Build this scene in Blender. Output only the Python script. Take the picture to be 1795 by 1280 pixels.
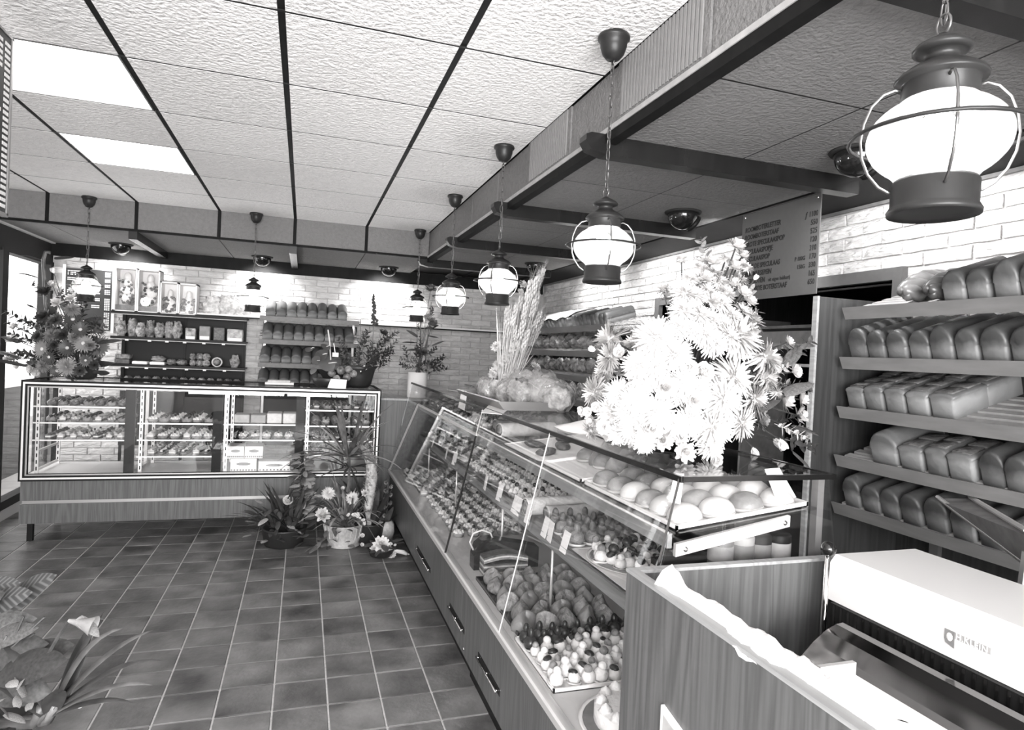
import bpy, bmesh, math, random
from mathutils import Vector, Matrix, Euler
D = bpy.data; SC = bpy.context.scene; COL = SC.collection
for o in list(D.objects): D.objects.remove(o, do_unlink=True)
random.seed(7)
R = random.random
U = random.uniform
PI = math.pi
# ------------------------------------------------------------------ camera
F_PX, YAW, PITCH, ROLL, CAM_H = 1118.26, .316275, -.016508, .048149, 1.55
_fw = Vector((math.sin(YAW)*math.cos(PITCH), math.cos(YAW)*math.cos(PITCH), math.sin(PITCH)))
_r0 = Vector((math.cos(YAW), -math.sin(YAW), 0)); _u0 = _r0.cross(_fw)
_rt = _r0*math.cos(ROLL) + _u0*math.sin(ROLL); _up = -_r0*math.sin(ROLL) + _u0*math.cos(ROLL)
CAMP = Vector((0, 0, CAM_H))
cd = D.cameras.new('camera'); cd.sensor_width = 36; cd.lens = F_PX*36/1795; cd.clip_start = .05; cd.clip_end = 100
cam = D.objects.new('camera', cd); COL.objects.link(cam)
cam.matrix_world = Matrix(((_rt.x, _up.x, -_fw.x, 0), (_rt.y, _up.y, -_fw.y, 0), (_rt.z, _up.z, -_fw.z, CAM_H), (0, 0, 0, 1)))
SC.camera = cam
def ray(x, y): return (x-897.5)/F_PX*_rt - (y-640)/F_PX*_up + _fw
def PZ(x, y, z): d = ray(x, y); return CAMP + d*((z-CAM_H)/d.z)
def PY(x, y, Y): d = ray(x, y); return CAMP + d*(Y/d.y)
def PX(x, y, X): d = ray(x, y); return CAMP + d*(X/d.x)
# ------------------------------------------------------------------ world, exposure, daylight
vs = SC.view_settings
vs.view_transform = 'Standard'; vs.look = 'None'; vs.gamma = 1; vs.use_curve_mapping = False; vs.exposure = EXPO = 0.0
SC.display_settings.display_device = 'sRGB'
w = D.worlds.new('sky'); SC.world = w; w.use_nodes = True
w.node_tree.nodes['Background'].inputs[0].default_value = (1, .985, .98, 1)
w.node_tree.nodes['Background'].inputs[1].default_value = WORLD = 3.0
def area(name, loc, rot, sx, sy, power):
    l = D.lights.new(name, 'AREA'); l.shape = 'RECTANGLE'; l.size = sx; l.size_y = sy; l.energy = power
    o = D.objects.new(name, l); COL.objects.link(o); o.location = loc; o.rotation_euler = rot; return o
area('shop_window_daylight_offscreen', (-.3, -2.35, 1.45), (PI/2, 0, 0), 3.6, 1.9, 540)
area('side_window_daylight_offscreen', (-2.75, 6.2, 1.35), (0, -PI/2, 0), 1.7, 1.5, 40)
LAMP_W, SPOT_W = 19, 42
# ------------------------------------------------------------------ materials (greys: the photograph is black and white)
MATS = {}
def nodes_of(name):
    m = D.materials.new(name); m.use_nodes = True; nt = m.node_tree
    return m, nt, nt.nodes, nt.links, nt.nodes['Principled BSDF']
def tint(v): return (v*1.0, v*.982, v*.975, 1)
def mat(name, v, rough=.5, metal=0., var=0., vs_=8., bump=0., bs=60., st=(1, 1, 1), rnd=0., spec=.5, detail=4., v2=None, dist=.02):
    m, nt, N, L, B = nodes_of(name)
    B.inputs['Roughness'].default_value = rough; B.inputs['Metallic'].default_value = metal
    B.inputs['Specular IOR Level'].default_value = spec
    B.inputs['Base Color'].default_value = tint(v)
    tc = N.new('ShaderNodeTexCoord'); oi = N.new('ShaderNodeObjectInfo')
    ad = N.new('ShaderNodeVectorMath'); ad.operation = 'MULTIPLY_ADD'
    cx = N.new('ShaderNodeCombineXYZ')
    for i in range(3): L.new(oi.outputs['Random'], cx.inputs[i])
    ad.inputs[1].default_value = (37, 53, 71)
    L.new(cx.outputs[0], ad.inputs[0]); L.new(tc.outputs['Object'], ad.inputs[2])
    mp = N.new('ShaderNodeMapping'); mp.inputs['Scale'].default_value = st; L.new(ad.outputs[0], mp.inputs[0])
    if var or rnd:
        nz = N.new('ShaderNodeTexNoise'); nz.inputs['Scale'].default_value = vs_; nz.inputs['Detail'].default_value = detail
        L.new(mp.outputs[0], nz.inputs['Vector'])
        cr = N.new('ShaderNodeMapRange'); cr.inputs[1].default_value = .3; cr.inputs[2].default_value = .7
        lo = v*(1-var); hi = v*(1+var) if v2 is None else v2
        cr.inputs[3].default_value = lo; cr.inputs[4].default_value = hi
        L.new(nz.outputs[0], cr.inputs[0])
        mr = N.new('ShaderNodeMapRange'); mr.inputs[3].default_value = 1-rnd; mr.inputs[4].default_value = 1+rnd
        L.new(oi.outputs['Random'], mr.inputs[0])
        mu = N.new('ShaderNodeMath'); mu.operation = 'MULTIPLY'; L.new(cr.outputs[0], mu.inputs[0]); L.new(mr.outputs[0], mu.inputs[1])
        cc = N.new('ShaderNodeCombineColor'); L.new(mu.outputs[0], cc.inputs[0])
        for i, k in ((1, .982), (2, .975)):
            q = N.new('ShaderNodeMath'); q.operation = 'MULTIPLY'; q.inputs[1].default_value = k
            L.new(mu.outputs[0], q.inputs[0]); L.new(q.outputs[0], cc.inputs[i])
        L.new(cc.outputs[0], B.inputs['Base Color'])
    if bump:
        nb = N.new('ShaderNodeTexNoise'); nb.inputs['Scale'].default_value = bs; nb.inputs['Detail'].default_value = 3
        L.new(mp.outputs[0], nb.inputs['Vector'])
        bp = N.new('ShaderNodeBump'); bp.inputs['Strength'].default_value = bump; bp.inputs['Distance'].default_value = dist
        L.new(nb.outputs[0], bp.inputs['Height']); L.new(bp.outputs[0], B.inputs['Normal'])
    MATS[name] = m; return m
def wood(name, v, axis='Z', rough=.4, scale=22., contrast=.45, rnd=.04):
    st = {'Z': (1, 1, .045), 'Y': (1, .045, 1), 'X': (.045, 1, 1)}[axis]
    m, nt, N, L, B = nodes_of(name)
    B.inputs['Roughness'].default_value = rough; B.inputs['Specular IOR Level'].default_value = .35
    tc = N.new('ShaderNodeTexCoord'); mp = N.new('ShaderNodeMapping'); mp.inputs['Scale'].default_value = st
    L.new(tc.outputs['Object'], mp.inputs[0])
    n1 = N.new('ShaderNodeTexNoise'); n1.inputs['Scale'].default_value = scale*.35; n1.inputs['Detail'].default_value = 2; n1.inputs['Distortion'].default_value = .6
    n2 = N.new('ShaderNodeTexNoise'); n2.inputs['Scale'].default_value = scale*4; n2.inputs['Detail'].default_value = 5
    L.new(mp.outputs[0], n1.inputs['Vector']); L.new(mp.outputs[0], n2.inputs['Vector'])
    sn = N.new('ShaderNodeMath'); sn.operation = 'MULTIPLY'; sn.inputs[1].default_value = 60; L.new(n1.outputs[0], sn.inputs[0])
    si = N.new('ShaderNodeMath'); si.operation = 'SINE'; L.new(sn.outputs[0], si.inputs[0])
    a = N.new('ShaderNodeMath'); a.operation = 'MULTIPLY_ADD'; a.inputs[1].default_value = .16; L.new(si.outputs[0], a.inputs[0]); L.new(n2.outputs[0], a.inputs[2])
    mr = N.new('ShaderNodeMapRange'); mr.inputs[1].default_value = .25; mr.inputs[2].default_value = .75
    mr.inputs[3].default_value = v*(1-contrast); mr.inputs[4].default_value = v*(1+contrast)
    L.new(a.outputs[0], mr.inputs[0])
    cc = N.new('ShaderNodeCombineColor')
    for i in range(3): L.new(mr.outputs[0], cc.inputs[i])
    L.new(cc.outputs[0], B.inputs['Base Color'])
    MATS[name] = m; return m
def glass(name, tr=1.0, rough=.01, ior=1.45, haze=0., hv=.8):
    m, nt, N, L, B = nodes_of(name); N.remove(B); out = N['Material Output']
    t = N.new('ShaderNodeBsdfTransparent'); t.inputs[0].default_value = (tr, tr, tr, 1)
    g = N.new('ShaderNodeBsdfGlossy'); g.inputs['Roughness'].default_value = rough; g.inputs[0].default_value = (1, 1, 1, 1)
    lw = N.new('ShaderNodeLayerWeight'); lw.inputs[0].default_value = .5
    pw = N.new('ShaderNodeMath'); pw.operation = 'POWER'; pw.inputs[1].default_value = 4.5; L.new(lw.outputs['Facing'], pw.inputs[0])
    f0 = ((ior-1)/(ior+1))**2
    f = N.new('ShaderNodeMath'); f.operation = 'MULTIPLY_ADD'; f.inputs[1].default_value = .42; f.inputs[2].default_value = f0; L.new(pw.outputs[0], f.inputs[0])
    mx = N.new('ShaderNodeMixShader'); L.new(f.outputs[0], mx.inputs[0]); L.new(t.outputs[0], mx.inputs[1]); L.new(g.outputs[0], mx.inputs[2])
    last = mx
    if haze:
        d = N.new('ShaderNodeBsdfDiffuse'); d.inputs[0].default_value = tint(hv)
        m2 = N.new('ShaderNodeMixShader'); m2.inputs[0].default_value = haze
        L.new(mx.outputs[0], m2.inputs[1]); L.new(d.outputs[0], m2.inputs[2]); last = m2
    L.new(last.outputs[0], out.inputs[0]); MATS[name] = m; return m
def emit(name, v, s):
    m, nt, N, L, B = nodes_of(name)
    B.inputs['Base Color'].default_value = tint(v); B.inputs['Emission Color'].default_value = (1, .98, .97, 1); B.inputs['Emission Strength'].default_value = s
    MATS[name] = m; return m
def globe_mat(name):
    m, nt, N, L, B = nodes_of(name); N.remove(B); out = N['Material Output']
    t = N.new('ShaderNodeBsdfTransparent'); t.inputs[0].default_value = (.95, .95, .95, 1)
    tl = N.new('ShaderNodeBsdfTranslucent'); tl.inputs[0].default_value = (.115, .114, .113, 1)
    g = N.new('ShaderNodeBsdfGlossy'); g.inputs['Roughness'].default_value = .08
    tc = N.new('ShaderNodeTexCoord'); mp = N.new('ShaderNodeMapping'); mp.inputs['Scale'].default_value = (9, 9, 2.5); mp.inputs['Rotation'].default_value = (.5, .3, 0)
    nz = N.new('ShaderNodeTexNoise'); nz.inputs['Scale'].default_value = 2.2; nz.inputs['Distortion'].default_value = 1.5
    L.new(tc.outputs['Object'], mp.inputs[0]); L.new(mp.outputs[0], nz.inputs['Vector'])
    mr = N.new('ShaderNodeMapRange'); mr.inputs[1].default_value = .3; mr.inputs[2].default_value = .7; mr.inputs[3].default_value = .30; mr.inputs[4].default_value = .72
    L.new(nz.outputs[0], mr.inputs[0])
    m1 = N.new('ShaderNodeMixShader'); L.new(mr.outputs[0], m1.inputs[0]); L.new(t.outputs[0], m1.inputs[1]); L.new(tl.outputs[0], m1.inputs[2])
    fr = N.new('ShaderNodeMath'); fr.operation = 'ADD'; fr.inputs[0].default_value = .05; fr.inputs[1].default_value = 0
    m2 = N.new('ShaderNodeMixShader'); L.new(fr.outputs[0], m2.inputs[0]); L.new(m1.outputs[0], m2.inputs[1]); L.new(g.outputs[0], m2.inputs[2])
    L.new(m2.outputs[0], out.inputs[0]); MATS[name] = m
def crust(name, top, side, lo=.35, hi=.75, rough=.45):
    # bread crust: pale tin-baked sides, darker browned top
    m, nt, N, L, B = nodes_of(name); B.inputs['Roughness'].default_value = rough
    tc = N.new('ShaderNodeTexCoord'); oi = N.new('ShaderNodeObjectInfo')
    sx = N.new('ShaderNodeSeparateXYZ'); L.new(tc.outputs['Generated'], sx.inputs[0])
    nz = N.new('ShaderNodeTexNoise'); nz.inputs['Scale'].default_value = 14; nz.inputs['Detail'].default_value = 5
    ad = N.new('ShaderNodeVectorMath'); cx = N.new('ShaderNodeCombineXYZ'); L.new(oi.outputs['Random'], cx.inputs[0]); L.new(oi.outputs['Random'], cx.inputs[1])
    sc = N.new('ShaderNodeVectorMath'); sc.operation = 'SCALE'; sc.inputs['Scale'].default_value = 30; L.new(cx.outputs[0], sc.inputs[0])
    L.new(tc.outputs['Object'], ad.inputs[0]); L.new(sc.outputs[0], ad.inputs[1]); L.new(ad.outputs[0], nz.inputs['Vector'])
    a = N.new('ShaderNodeMath'); a.operation = 'MULTIPLY_ADD'; a.inputs[1].default_value = .5; L.new(nz.outputs[0], a.inputs[0]); L.new(sx.outputs[2], a.inputs[2])
    mr = N.new('ShaderNodeMapRange'); mr.inputs[1].default_value = lo+.25; mr.inputs[2].default_value = hi+.25; mr.inputs[3].default_value = side; mr.inputs[4].default_value = top
    L.new(a.outputs[0], mr.inputs[0])
    r2 = N.new('ShaderNodeMapRange'); r2.inputs[3].default_value = .75; r2.inputs[4].default_value = 1.25; L.new(oi.outputs['Random'], r2.inputs[0])
    mu = N.new('ShaderNodeMath'); mu.operation = 'MULTIPLY'; L.new(mr.outputs[0], mu.inputs[0]); L.new(r2.outputs[0], mu.inputs[1])
    cc = N.new('ShaderNodeCombineColor')
    for i in range(3): L.new(mu.outputs[0], cc.inputs[i])
    L.new(cc.outputs[0], B.inputs['Base Color'])
    bp = N.new('ShaderNodeBump'); bp.inputs['Strength'].default_value = .45; bp.inputs['Distance'].default_value = .01; L.new(nz.outputs[0], bp.inputs['Height']); L.new(bp.outputs[0], B.inputs['Normal'])
    MATS[name] = m
mat('stucco', .90, .9, var=.05, vs_=30, bump=.6, bs=55, rnd=.03, dist=.02, spec=.1)
mat('stucco_dark', .195, .9, var=.08, vs_=40, bump=.7, bs=70, rnd=.03, dist=.012, spec=.1)
mat('dark_trim', .008, .6, spec=.12, var=.3, vs_=20, st=(1, 1, .2))
mat('black', .012, .45, spec=.15)
mat('soft_black', .025, .7, spec=.15)
mat('gloss_black', .010, .12)
mat('brick', .60, .9, var=.16, vs_=14, bump=.9, bs=45, st=(.5, .5, 1.6), rnd=.10, spec=.1)
mat('mortar', .46, .95, var=.12, vs_=30, bump=.4, bs=120, spec=.1)
mat('plaster', .55, .9)
mat('tile', .142, .38, var=.6, vs_=4.5, bump=.12, bs=40, rnd=.16, detail=6, spec=.4)
mat('grout', .50, .9, var=.15, vs_=60)
mat('alu', .72, .28, 1., var=.06, vs_=60, st=(1, .05, 1))
mat('alu_bright', .85, .35, .6)
mat('alu_dull', .38, .4, .8)
mat('chrome', .75, .12, 1.)
mat('deck_white', .58, .5); mat('white', .82, .45); mat('paper', .86, .7); mat('porcelain', .85, .2)
mat('enamel', .80, .3)
mat('cream', .80, .45, var=.06, vs_=60, bump=.3, bs=60)
mat('sugar', .70, .6, var=.2, vs_=90, bump=.4, bs=90)
mat('icing', .62, .35, var=.12, vs_=50)
mat('pastry', .26, .5, var=.35, vs_=45, bump=.5, bs=60, rnd=.2)
mat('pastry_dark', .11, .4, var=.35, vs_=40, bump=.4, bs=60, rnd=.2)
mat('chocolate', .025, .25, var=.3, vs_=30)
mat('cherry', .035, .12)
mat('bun', .25, .35, var=.3, vs_=14, bump=.15, bs=60, rnd=.18)
mat('bun_pale', .55, .4, var=.15, vs_=14, rnd=.1)
mat('grey_mid', .20, .5, var=.2, vs_=20, rnd=.2); mat('grey_light', .42, .5, var=.15, vs_=20, rnd=.2)
mat('cellophane_grey', .40, .18, var=.5, vs_=22, bump=.9, bs=26, rnd=.15)
mat('bagged', .22, .2, var=.7, vs_=28, bump=.8, bs=30, rnd=.35)
mat('bagged_pale', .62, .25, var=.35, vs_=24, bump=.8, bs=30, rnd=.1)
mat('leaf', .055, .4, var=.4, vs_=20, rnd=.3); mat('leaf_mid', .13, .42, var=.4, vs_=20, rnd=.3); mat('leaf_pale', .30, .45, var=.3, vs_=20, rnd=.25)
def striped(name, lo, hi):
    m, nt, N, L, B = nodes_of(name); B.inputs['Roughness'].default_value = .4
    tc = N.new('ShaderNodeTexCoord'); mp = N.new('ShaderNodeMapping'); mp.inputs['Rotation'].default_value = (0, 0, .0); L.new(tc.outputs['Object'], mp.inputs[0])
    sx = N.new('ShaderNodeSeparateXYZ'); L.new(mp.outputs[0], sx.inputs[0])
    ab = N.new('ShaderNodeMath'); ab.operation = 'ABSOLUTE'; L.new(sx.outputs[1], ab.inputs[0])
    a = N.new('ShaderNodeMath'); a.operation = 'MULTIPLY_ADD'; a.inputs[1].default_value = -.9; L.new(ab.outputs[0], a.inputs[0]); L.new(sx.outputs[0], a.inputs[2])
    s = N.new('ShaderNodeMath'); s.operation = 'MULTIPLY'; s.inputs[1].default_value = 48; L.new(a.outputs[0], s.inputs[0])
    q = N.new('ShaderNodeMath'); q.operation = 'SINE'; L.new(s.outputs[0], q.inputs[0])
    r = N.new('ShaderNodeMapRange'); r.inputs[1].default_value = -.2; r.inputs[2].default_value = .9; r.inputs[3].default_value = lo; r.inputs[4].default_value = hi; L.new(q.outputs[0], r.inputs[0])
    cc = N.new('ShaderNodeCombineColor')
    for i in range(3): L.new(r.outputs[0], cc.inputs[i])
    L.new(cc.outputs[0], B.inputs['Base Color']); MATS[name] = m
striped('leaf_striped', .05, .12)
mat('petal_white', .66, .6, rnd=.05); mat('petal_pale', .62, .6, var=.1, vs_=30, rnd=.15); mat('petal_mid', .20, .6, var=.2, vs_=40, rnd=.25); mat('petal_dark', .06, .5, var=.3, vs_=40, rnd=.3)
mat('straw', .52, .7, var=.25, vs_=30, rnd=.2); mat('plume', .50, .9, var=.3, vs_=40, bump=.6, bs=90)
mat('pot_dark', .025, .45); mat('pot_pale', .42, .55, var=.2, vs_=30, bump=.4, bs=50)
mat('soil', .02, .95)
mat('sign_grey', .085, .6, var=.04, vs_=40); mat('ink', .012, .6)
mat('board_black', .018, .6); mat('letter_white', .75, .6)
mat('lantern_metal', .020, .4, .08, spec=.35, var=.15, vs_=20)
mat('wire', .16, .3, .8)
mat('lip_board', .19, .45, var=.12, vs_=30, st=(1, .2, 1)); mat('shelf_dark', .014, .5, spec=.2)
mat('slat', .30, .5, var=.2, vs_=20)
mat('cloth', .84, .85, var=.04, vs_=40, bump=.2, bs=60)
mat('steel_dark', .07, .16, .9, var=.1, vs_=8)
mat('steel_polished', .22, .10, 1., var=.1, vs_=8)
mat('beam_wood', .012, .24, var=.3, vs_=20, st=(1, 1, .2), spec=.5)
mat('pavement', .35, .9, var=.15, vs_=4)
mat('door_trim', .11, .5, var=.1, vs_=20)
mat('vent', .24, .5, var=.05, vs_=30)
mat('braid', .09, .3, var=.5, vs_=9, rnd=.2)
wood('wood_v', .112, 'Z', contrast=.22, scale=26); MATS['wood_cab'] = MATS['wood_box'] = MATS['wood_v']   # one veneer for cabinet, counter and slicer box
wood('wood_rack', .042, 'Z', contrast=.22); wood('wood_edge', .34, 'Y', contrast=.15); wood('wood_rail', .22, 'Y', contrast=.2)
glass('glass'); glass('glass_shelf', .93, .02, 1.5); glass('cellophane', .93, .06, 1.6, haze=.22, hv=.75)
glass('window_glass', .97)
globe_mat('globe')
emit('bulb', .9, 90.); emit('diffuser', .9, 3.2); emit('spot_face', .8, 2.)
crust('crust', .055, .21, .30, .62); crust('crust_pale', .10, .27, .35, .7); crust('crust_grey', .12, .22); crust('crust_flat', .12, .26, .6, .9)
# ------------------------------------------------------------------ mesh builder
class MB:
    def __init__(s): s.v = []; s.f = []; s.m = []
    def add(s, vs, fs, mi=0):
        b = len(s.v); s.v += [tuple(p) for p in vs]; s.f += [tuple(b+i for i in f) for f in fs]; s.m += [mi]*len(fs); return s
    def box(s, x0, x1, y0, y1, z0, z1, mi=0):
        return s.add([(x0,y0,z0),(x1,y0,z0),(x1,y1,z0),(x0,y1,z0),(x0,y0,z1),(x1,y0,z1),(x1,y1,z1),(x0,y1,z1)],
                     [(0,3,2,1),(4,5,6,7),(0,1,5,4),(1,2,6,5),(2,3,7,6),(3,0,4,7)], mi)
    def cbox(s, x0, x1, y0, y1, z0, z1, c, mi=0):      # box with chamfered edges
        v = []; 
        for z, k in ((z0, c), (z0+c, 0), (z1-c, 0), (z1, c)):
            for (x, y) in ((x0+k, y0+c), (x0+c, y0+k), (x1-c, y0+k), (x1-k, y0+c), (x1-k, y1-c), (x1-c, y1-k), (x0+c, y1-k), (x0+k, y1-c)):
                v.append((x, y, z))
        f = [tuple(range(7, -1, -1)), tuple(range(24, 32))]
        for l in range(3):
            for i in range(8): j = (i+1) % 8; f.append((l*8+i, l*8+j, l*8+8+j, l*8+8+i))
        return s.add(v, f, mi)
    def prism(s, pts, axis, a, b, mi=0):               # polygon pts in the other two axes, extruded along axis
        n = len(pts)
        def mk(p, t): return {'X': (t, p[0], p[1]), 'Y': (p[0], t, p[1]), 'Z': (p[0], p[1], t)}[axis]
        v = [mk(p, a) for p in pts] + [mk(p, b) for p in pts]
        return s.add(v, [tuple(range(n-1, -1, -1)), tuple(range(n, 2*n))] + [(i, (i+1) % n, n+(i+1) % n, n+i) for i in range(n)], mi)
    def lathe(s, prof, n=20, c=(0, 0, 0), mi=0, M=None, close=True):
        v = []
        for r, z in prof:
            for i in range(n):
                t = 2*PI*i/n; p = Vector((r*math.cos(t), r*math.sin(t), z))
                if M: p = M @ p
                v.append((p.x+c[0], p.y+c[1], p.z+c[2]))
        f = []
        for k in range(len(prof)-1):
            for i in range(n): j = (i+1) % n; f.append((k*n+i, k*n+j, k*n+n+j, k*n+n+i))
        if close:
            if prof[0][0] > 1e-5: f.append(tuple(range(n-1, -1, -1)))
            if prof[-1][0] > 1e-5: f.append(tuple(range((len(prof)-1)*n, len(prof)*n)))
        return s.add(v, f, mi)
    def tube(s, pts, r, n=6, closed=False, mi=0):
        pts = [Vector(p) for p in pts]; m = len(pts); v = []; up = None
        for k, p in enumerate(pts):
            a = pts[(k-1) % m] if (closed or k) else p; b = pts[(k+1) % m] if (closed or k < m-1) else p
            t = (b-a); t = t.normalized() if t.length > 1e-9 else Vector((0, 0, 1))
            if up is None: up = Vector((0, 0, 1)) if abs(t.z) < .9 else Vector((1, 0, 0))
            x = t.cross(up)
            if x.length < 1e-6: x = t.orthogonal()
            x.normalize(); y = x.cross(t).normalized(); up = y
            rr = r[k] if isinstance(r, (list, tuple)) else r
            for i in range(n):
                a_ = 2*PI*i/n; q = p + x*(rr*math.cos(a_)) + y*(rr*math.sin(a_)); v.append(tuple(q))
        f = []
        for k in range(m if closed else m-1):
            for i in range(n):
                j = (i+1) % n; k2 = (k+1) % m; f.append((k*n+i, k2*n+i, k2*n+j, k*n+j))
        if not closed: f += [tuple(range(n)), tuple(range(m*n-1, (m-1)*n-1, -1))]
        return s.add(v, f, mi)
    def ell(s, c, rx, ry, rz, nu=12, nv=8, mi=0, M=None, fn=None, lo=-PI/2):
        v = []; f = []
        for k in range(nv+1):
            ph = lo + (PI/2-lo)*k/nv
            for i in range(nu):
                t = 2*PI*i/nu; p = Vector((rx*math.cos(ph)*math.cos(t), ry*math.cos(ph)*math.sin(t), rz*math.sin(ph)))
                if fn: p = fn(p, ph, t)
                if M: p = M @ p
                v.append((p.x+c[0], p.y+c[1], p.z+c[2]))
        for k in range(nv):
            for i in range(nu): j = (i+1) % nu; f.append((k*nu+i, k*nu+j, k*nu+nu+j, k*nu+nu+i))
        f.append(tuple(range(nu-1, -1, -1)))
        return s.add(v, f, mi)
    def poly(s, pts, mi=0): return s.add(pts, [tuple(range(len(pts)))], mi)
    def strip(s, p0, d, L, w, droop=.6, seg=6, fold=.25, tip=.0, mi=0, belly=.35, twist=0.):
        # an arching leaf blade: starts at p0 along d, bends down by droop, V-folded
        p = Vector(p0); d = Vector(d).normalized(); h = Vector((d.x, d.y, 0)); h = h.normalized() if h.length > 1e-4 else Vector((1, 0, 0))
        side = Vector((-h.y, h.x, 0)); v = []; st = L/seg
        for k in range(seg+1):
            t = k/seg
            ww = w*(math.sin(PI*min(1, (t*(1-belly*.6)+belly*.55)))**.8 if t < 1 else 0)*.5
            if k == seg: ww = w*tip*.5
            nrm = side.cross(d).normalized()
            v += [tuple(p-side*ww+nrm*ww*fold), tuple(p-nrm*0), tuple(p+side*ww+nrm*ww*fold)]
            p = p + d*st
            d = (d - Vector((0, 0, 1))*droop*(.35+t*1.3)/seg).normalized()
        f = []
        for k in range(seg): b = k*3; f += [(b, b+1, b+4, b+3), (b+1, b+2, b+5, b+4)]
        return s.add(v, f, mi)
    def mesh(s, name, mats, smooth=False, fix=True):
        me = D.meshes.new(name); me.from_pydata(s.v, [], s.f)
        for m in (mats if isinstance(mats, (list, tuple)) else [mats]): me.materials.append(MATS[m] if isinstance(m, str) else m)
        if any(s.m): me.polygons.foreach_set('material_index', s.m)
        if smooth: me.polygons.foreach_set('use_smooth', [True]*len(me.polygons))
        if fix:
            bm = bmesh.new(); bm.from_mesh(me); bmesh.ops.recalc_face_normals(bm, faces=bm.faces); bm.to_mesh(me); bm.free()
        me.update(); return me
    def build(s, name, mats, parent=None, smooth=False, kind=None, label=None):
        off = root_loc(parent)
        if off.length > 0: s.v = [(x-off.x, y-off.y, z-off.z) for x, y, z in s.v]
        o = D.objects.new(name, s.mesh(name, mats, smooth)); COL.objects.link(o)
        if parent: o.parent = parent
        if kind: o['kind'] = kind
        if label: o['label'] = label
        return o
def root_loc(p):
    o = Vector((0, 0, 0))
    while p is not None: o += p.location; p = p.parent
    return o
def tag(o, label, cat, group=None):
    o['label'] = label; o['category'] = cat
    if group: o['group'] = group
    return o
def thing(name, label, cat, loc=(0, 0, 0), group=None):
    o = D.objects.new(name, None); COL.objects.link(o); o.location = loc; o.empty_display_size = .1
    return tag(o, label, cat, group)
def struct(name, mb, mats, smooth=False):
    return mb.build(name, mats, None, smooth, 'structure')
def put(name, me, parent=None, loc=(0, 0, 0), rot=(0, 0, 0), sc=None):
    # another object on shared mesh data
    o = D.objects.new(name, me); COL.objects.link(o)
    if parent: o.parent = parent; o.location = Vector(loc) - root_loc(parent)
    else: o.location = loc
    o.rotation_euler = rot
    if sc is not None: o.scale = sc if isinstance(sc, (tuple, list)) else (sc, sc, sc)
    return o
def dup(root, loc, rot=(0, 0, 0), label=None, group=None, sc=None):
    r = root.copy(); COL.objects.link(r); r.location = loc; r.rotation_euler = rot
    if sc is not None: r.scale = sc if isinstance(sc, (tuple, list)) else (sc, sc, sc)
    if label: r['label'] = label
    if group: r['group'] = group
    for ch in root.children:
        c = ch.copy(); COL.objects.link(c); c.parent = r
        for g in ch.children:
            d = g.copy(); COL.objects.link(d); d.parent = c
    return r
class Proto:
    # first use moves the prototype itself, later uses copy it
    def __init__(s, o): s.o = o; s.used = False
    def at(s, loc, rot=(0, 0, 0), label=None, group=None, sc=None):
        if s.used: return dup(s.o, loc, rot, label, group, sc)
        s.used = True; o = s.o; o.location = loc; o.rotation_euler = rot
        if sc is not None: o.scale = sc if isinstance(sc, (tuple, list)) else (sc, sc, sc)
        if label: o['label'] = label
        if group: o['group'] = group
        return o
def text(body, size, m, parent, M, name='lettering', ext=.0006, ax='LEFT', shear=0, spacing=1, bold=0):
    c = D.curves.new(name, 'FONT'); c.body = body; c.size = size; c.extrude = ext; c.align_x = ax; c.shear = shear; c.space_character = spacing; c.offset = bold; c.resolution_u = 2
    t = D.objects.new('tmp', c); me = D.meshes.new_from_object(t); me.name = name
    D.objects.remove(t); D.curves.remove(c)
    me.materials.clear(); me.materials.append(MATS[m])
    off = root_loc(parent); me.transform(Matrix.Translation(-off) @ M)
    o = D.objects.new(name, me); COL.objects.link(o); o.parent = parent
    return o
# ------------------------------------------------------------------ the room
XL, XR, YB, YF = -2.27, 2.64, 7.0, -2.3
ZC, ZS = 2.61, 2.38
XF, YS = 1.04, 5.75           # faces of the lowered soffits
TP = .2265
fl = struct('floor', MB().box(XL-.1, XR+.1, YF-.1, YB+.1, -.08, -.004), 'grout')
tm = MB().cbox(-.1095, .1095, -.1095, .1095, -.012, 0, .0025).mesh('tile', 'tile')
for i in range(14):
    for j in range(20):
        put('tile', tm, fl, (.614+TP*(.5-i), 3.05+TP*(j-5+.5), U(-.0008, .0006)), (0, 0, random.choice((0, PI/2, PI, 1.5*PI))))
tf = MB()
for i in range(14):
    for j in range(-24, -5):
        x, y = .614+TP*(.5-i), 3.05+TP*(j+.5)
        if y > YF+.1: tf.box(x-.1095, x+.1095, y-.1095, y+.1095, -.012, 0)
tf.build('tile_field', 'tile', fl, kind='stuff')
# ceiling of rough panels between dark strips
ce = struct('ceiling', MB().box(XL-.1, XR+.1, YF-.1, YB+.1, ZC+.014, ZC+.09), 'black')
xe = [-2.5, -1.9, -1.3, -.7, -.112, .484, XF]
ye = [-2.0+.6*k for k in range(13)] + [YS]
for i in range(6):
    for j in range(13):
        if i == 2 and j in (8, 10): continue
        put('ceiling_panel', MB().cbox(-(xe[i+1]-xe[i]-.024)/2, (xe[i+1]-xe[i]-.024)/2, -(ye[j+1]-ye[j]-.012)/2, (ye[j+1]-ye[j]-.012)/2, 0, .015, .001).mesh('ceiling_panel', 'stucco') if j in (0, 12) else D.meshes.get('cp%d' % i) or MB().cbox(-(xe[i+1]-xe[i]-.024)/2, (xe[i+1]-xe[i]-.024)/2, -.294, .294, 0, .015, .001).mesh('cp%d' % i, 'stucco'),
            ce, ((xe[i]+xe[i+1])/2, (ye[j]+ye[j+1])/2, ZC), (0, 0, 0))
for x in xe[:-1]:
    MB().box(x-.013, x+.013, YF, YS, ZC+.004, ZC+.016).build('ceiling_strip', 'dark_trim', ce)
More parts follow.
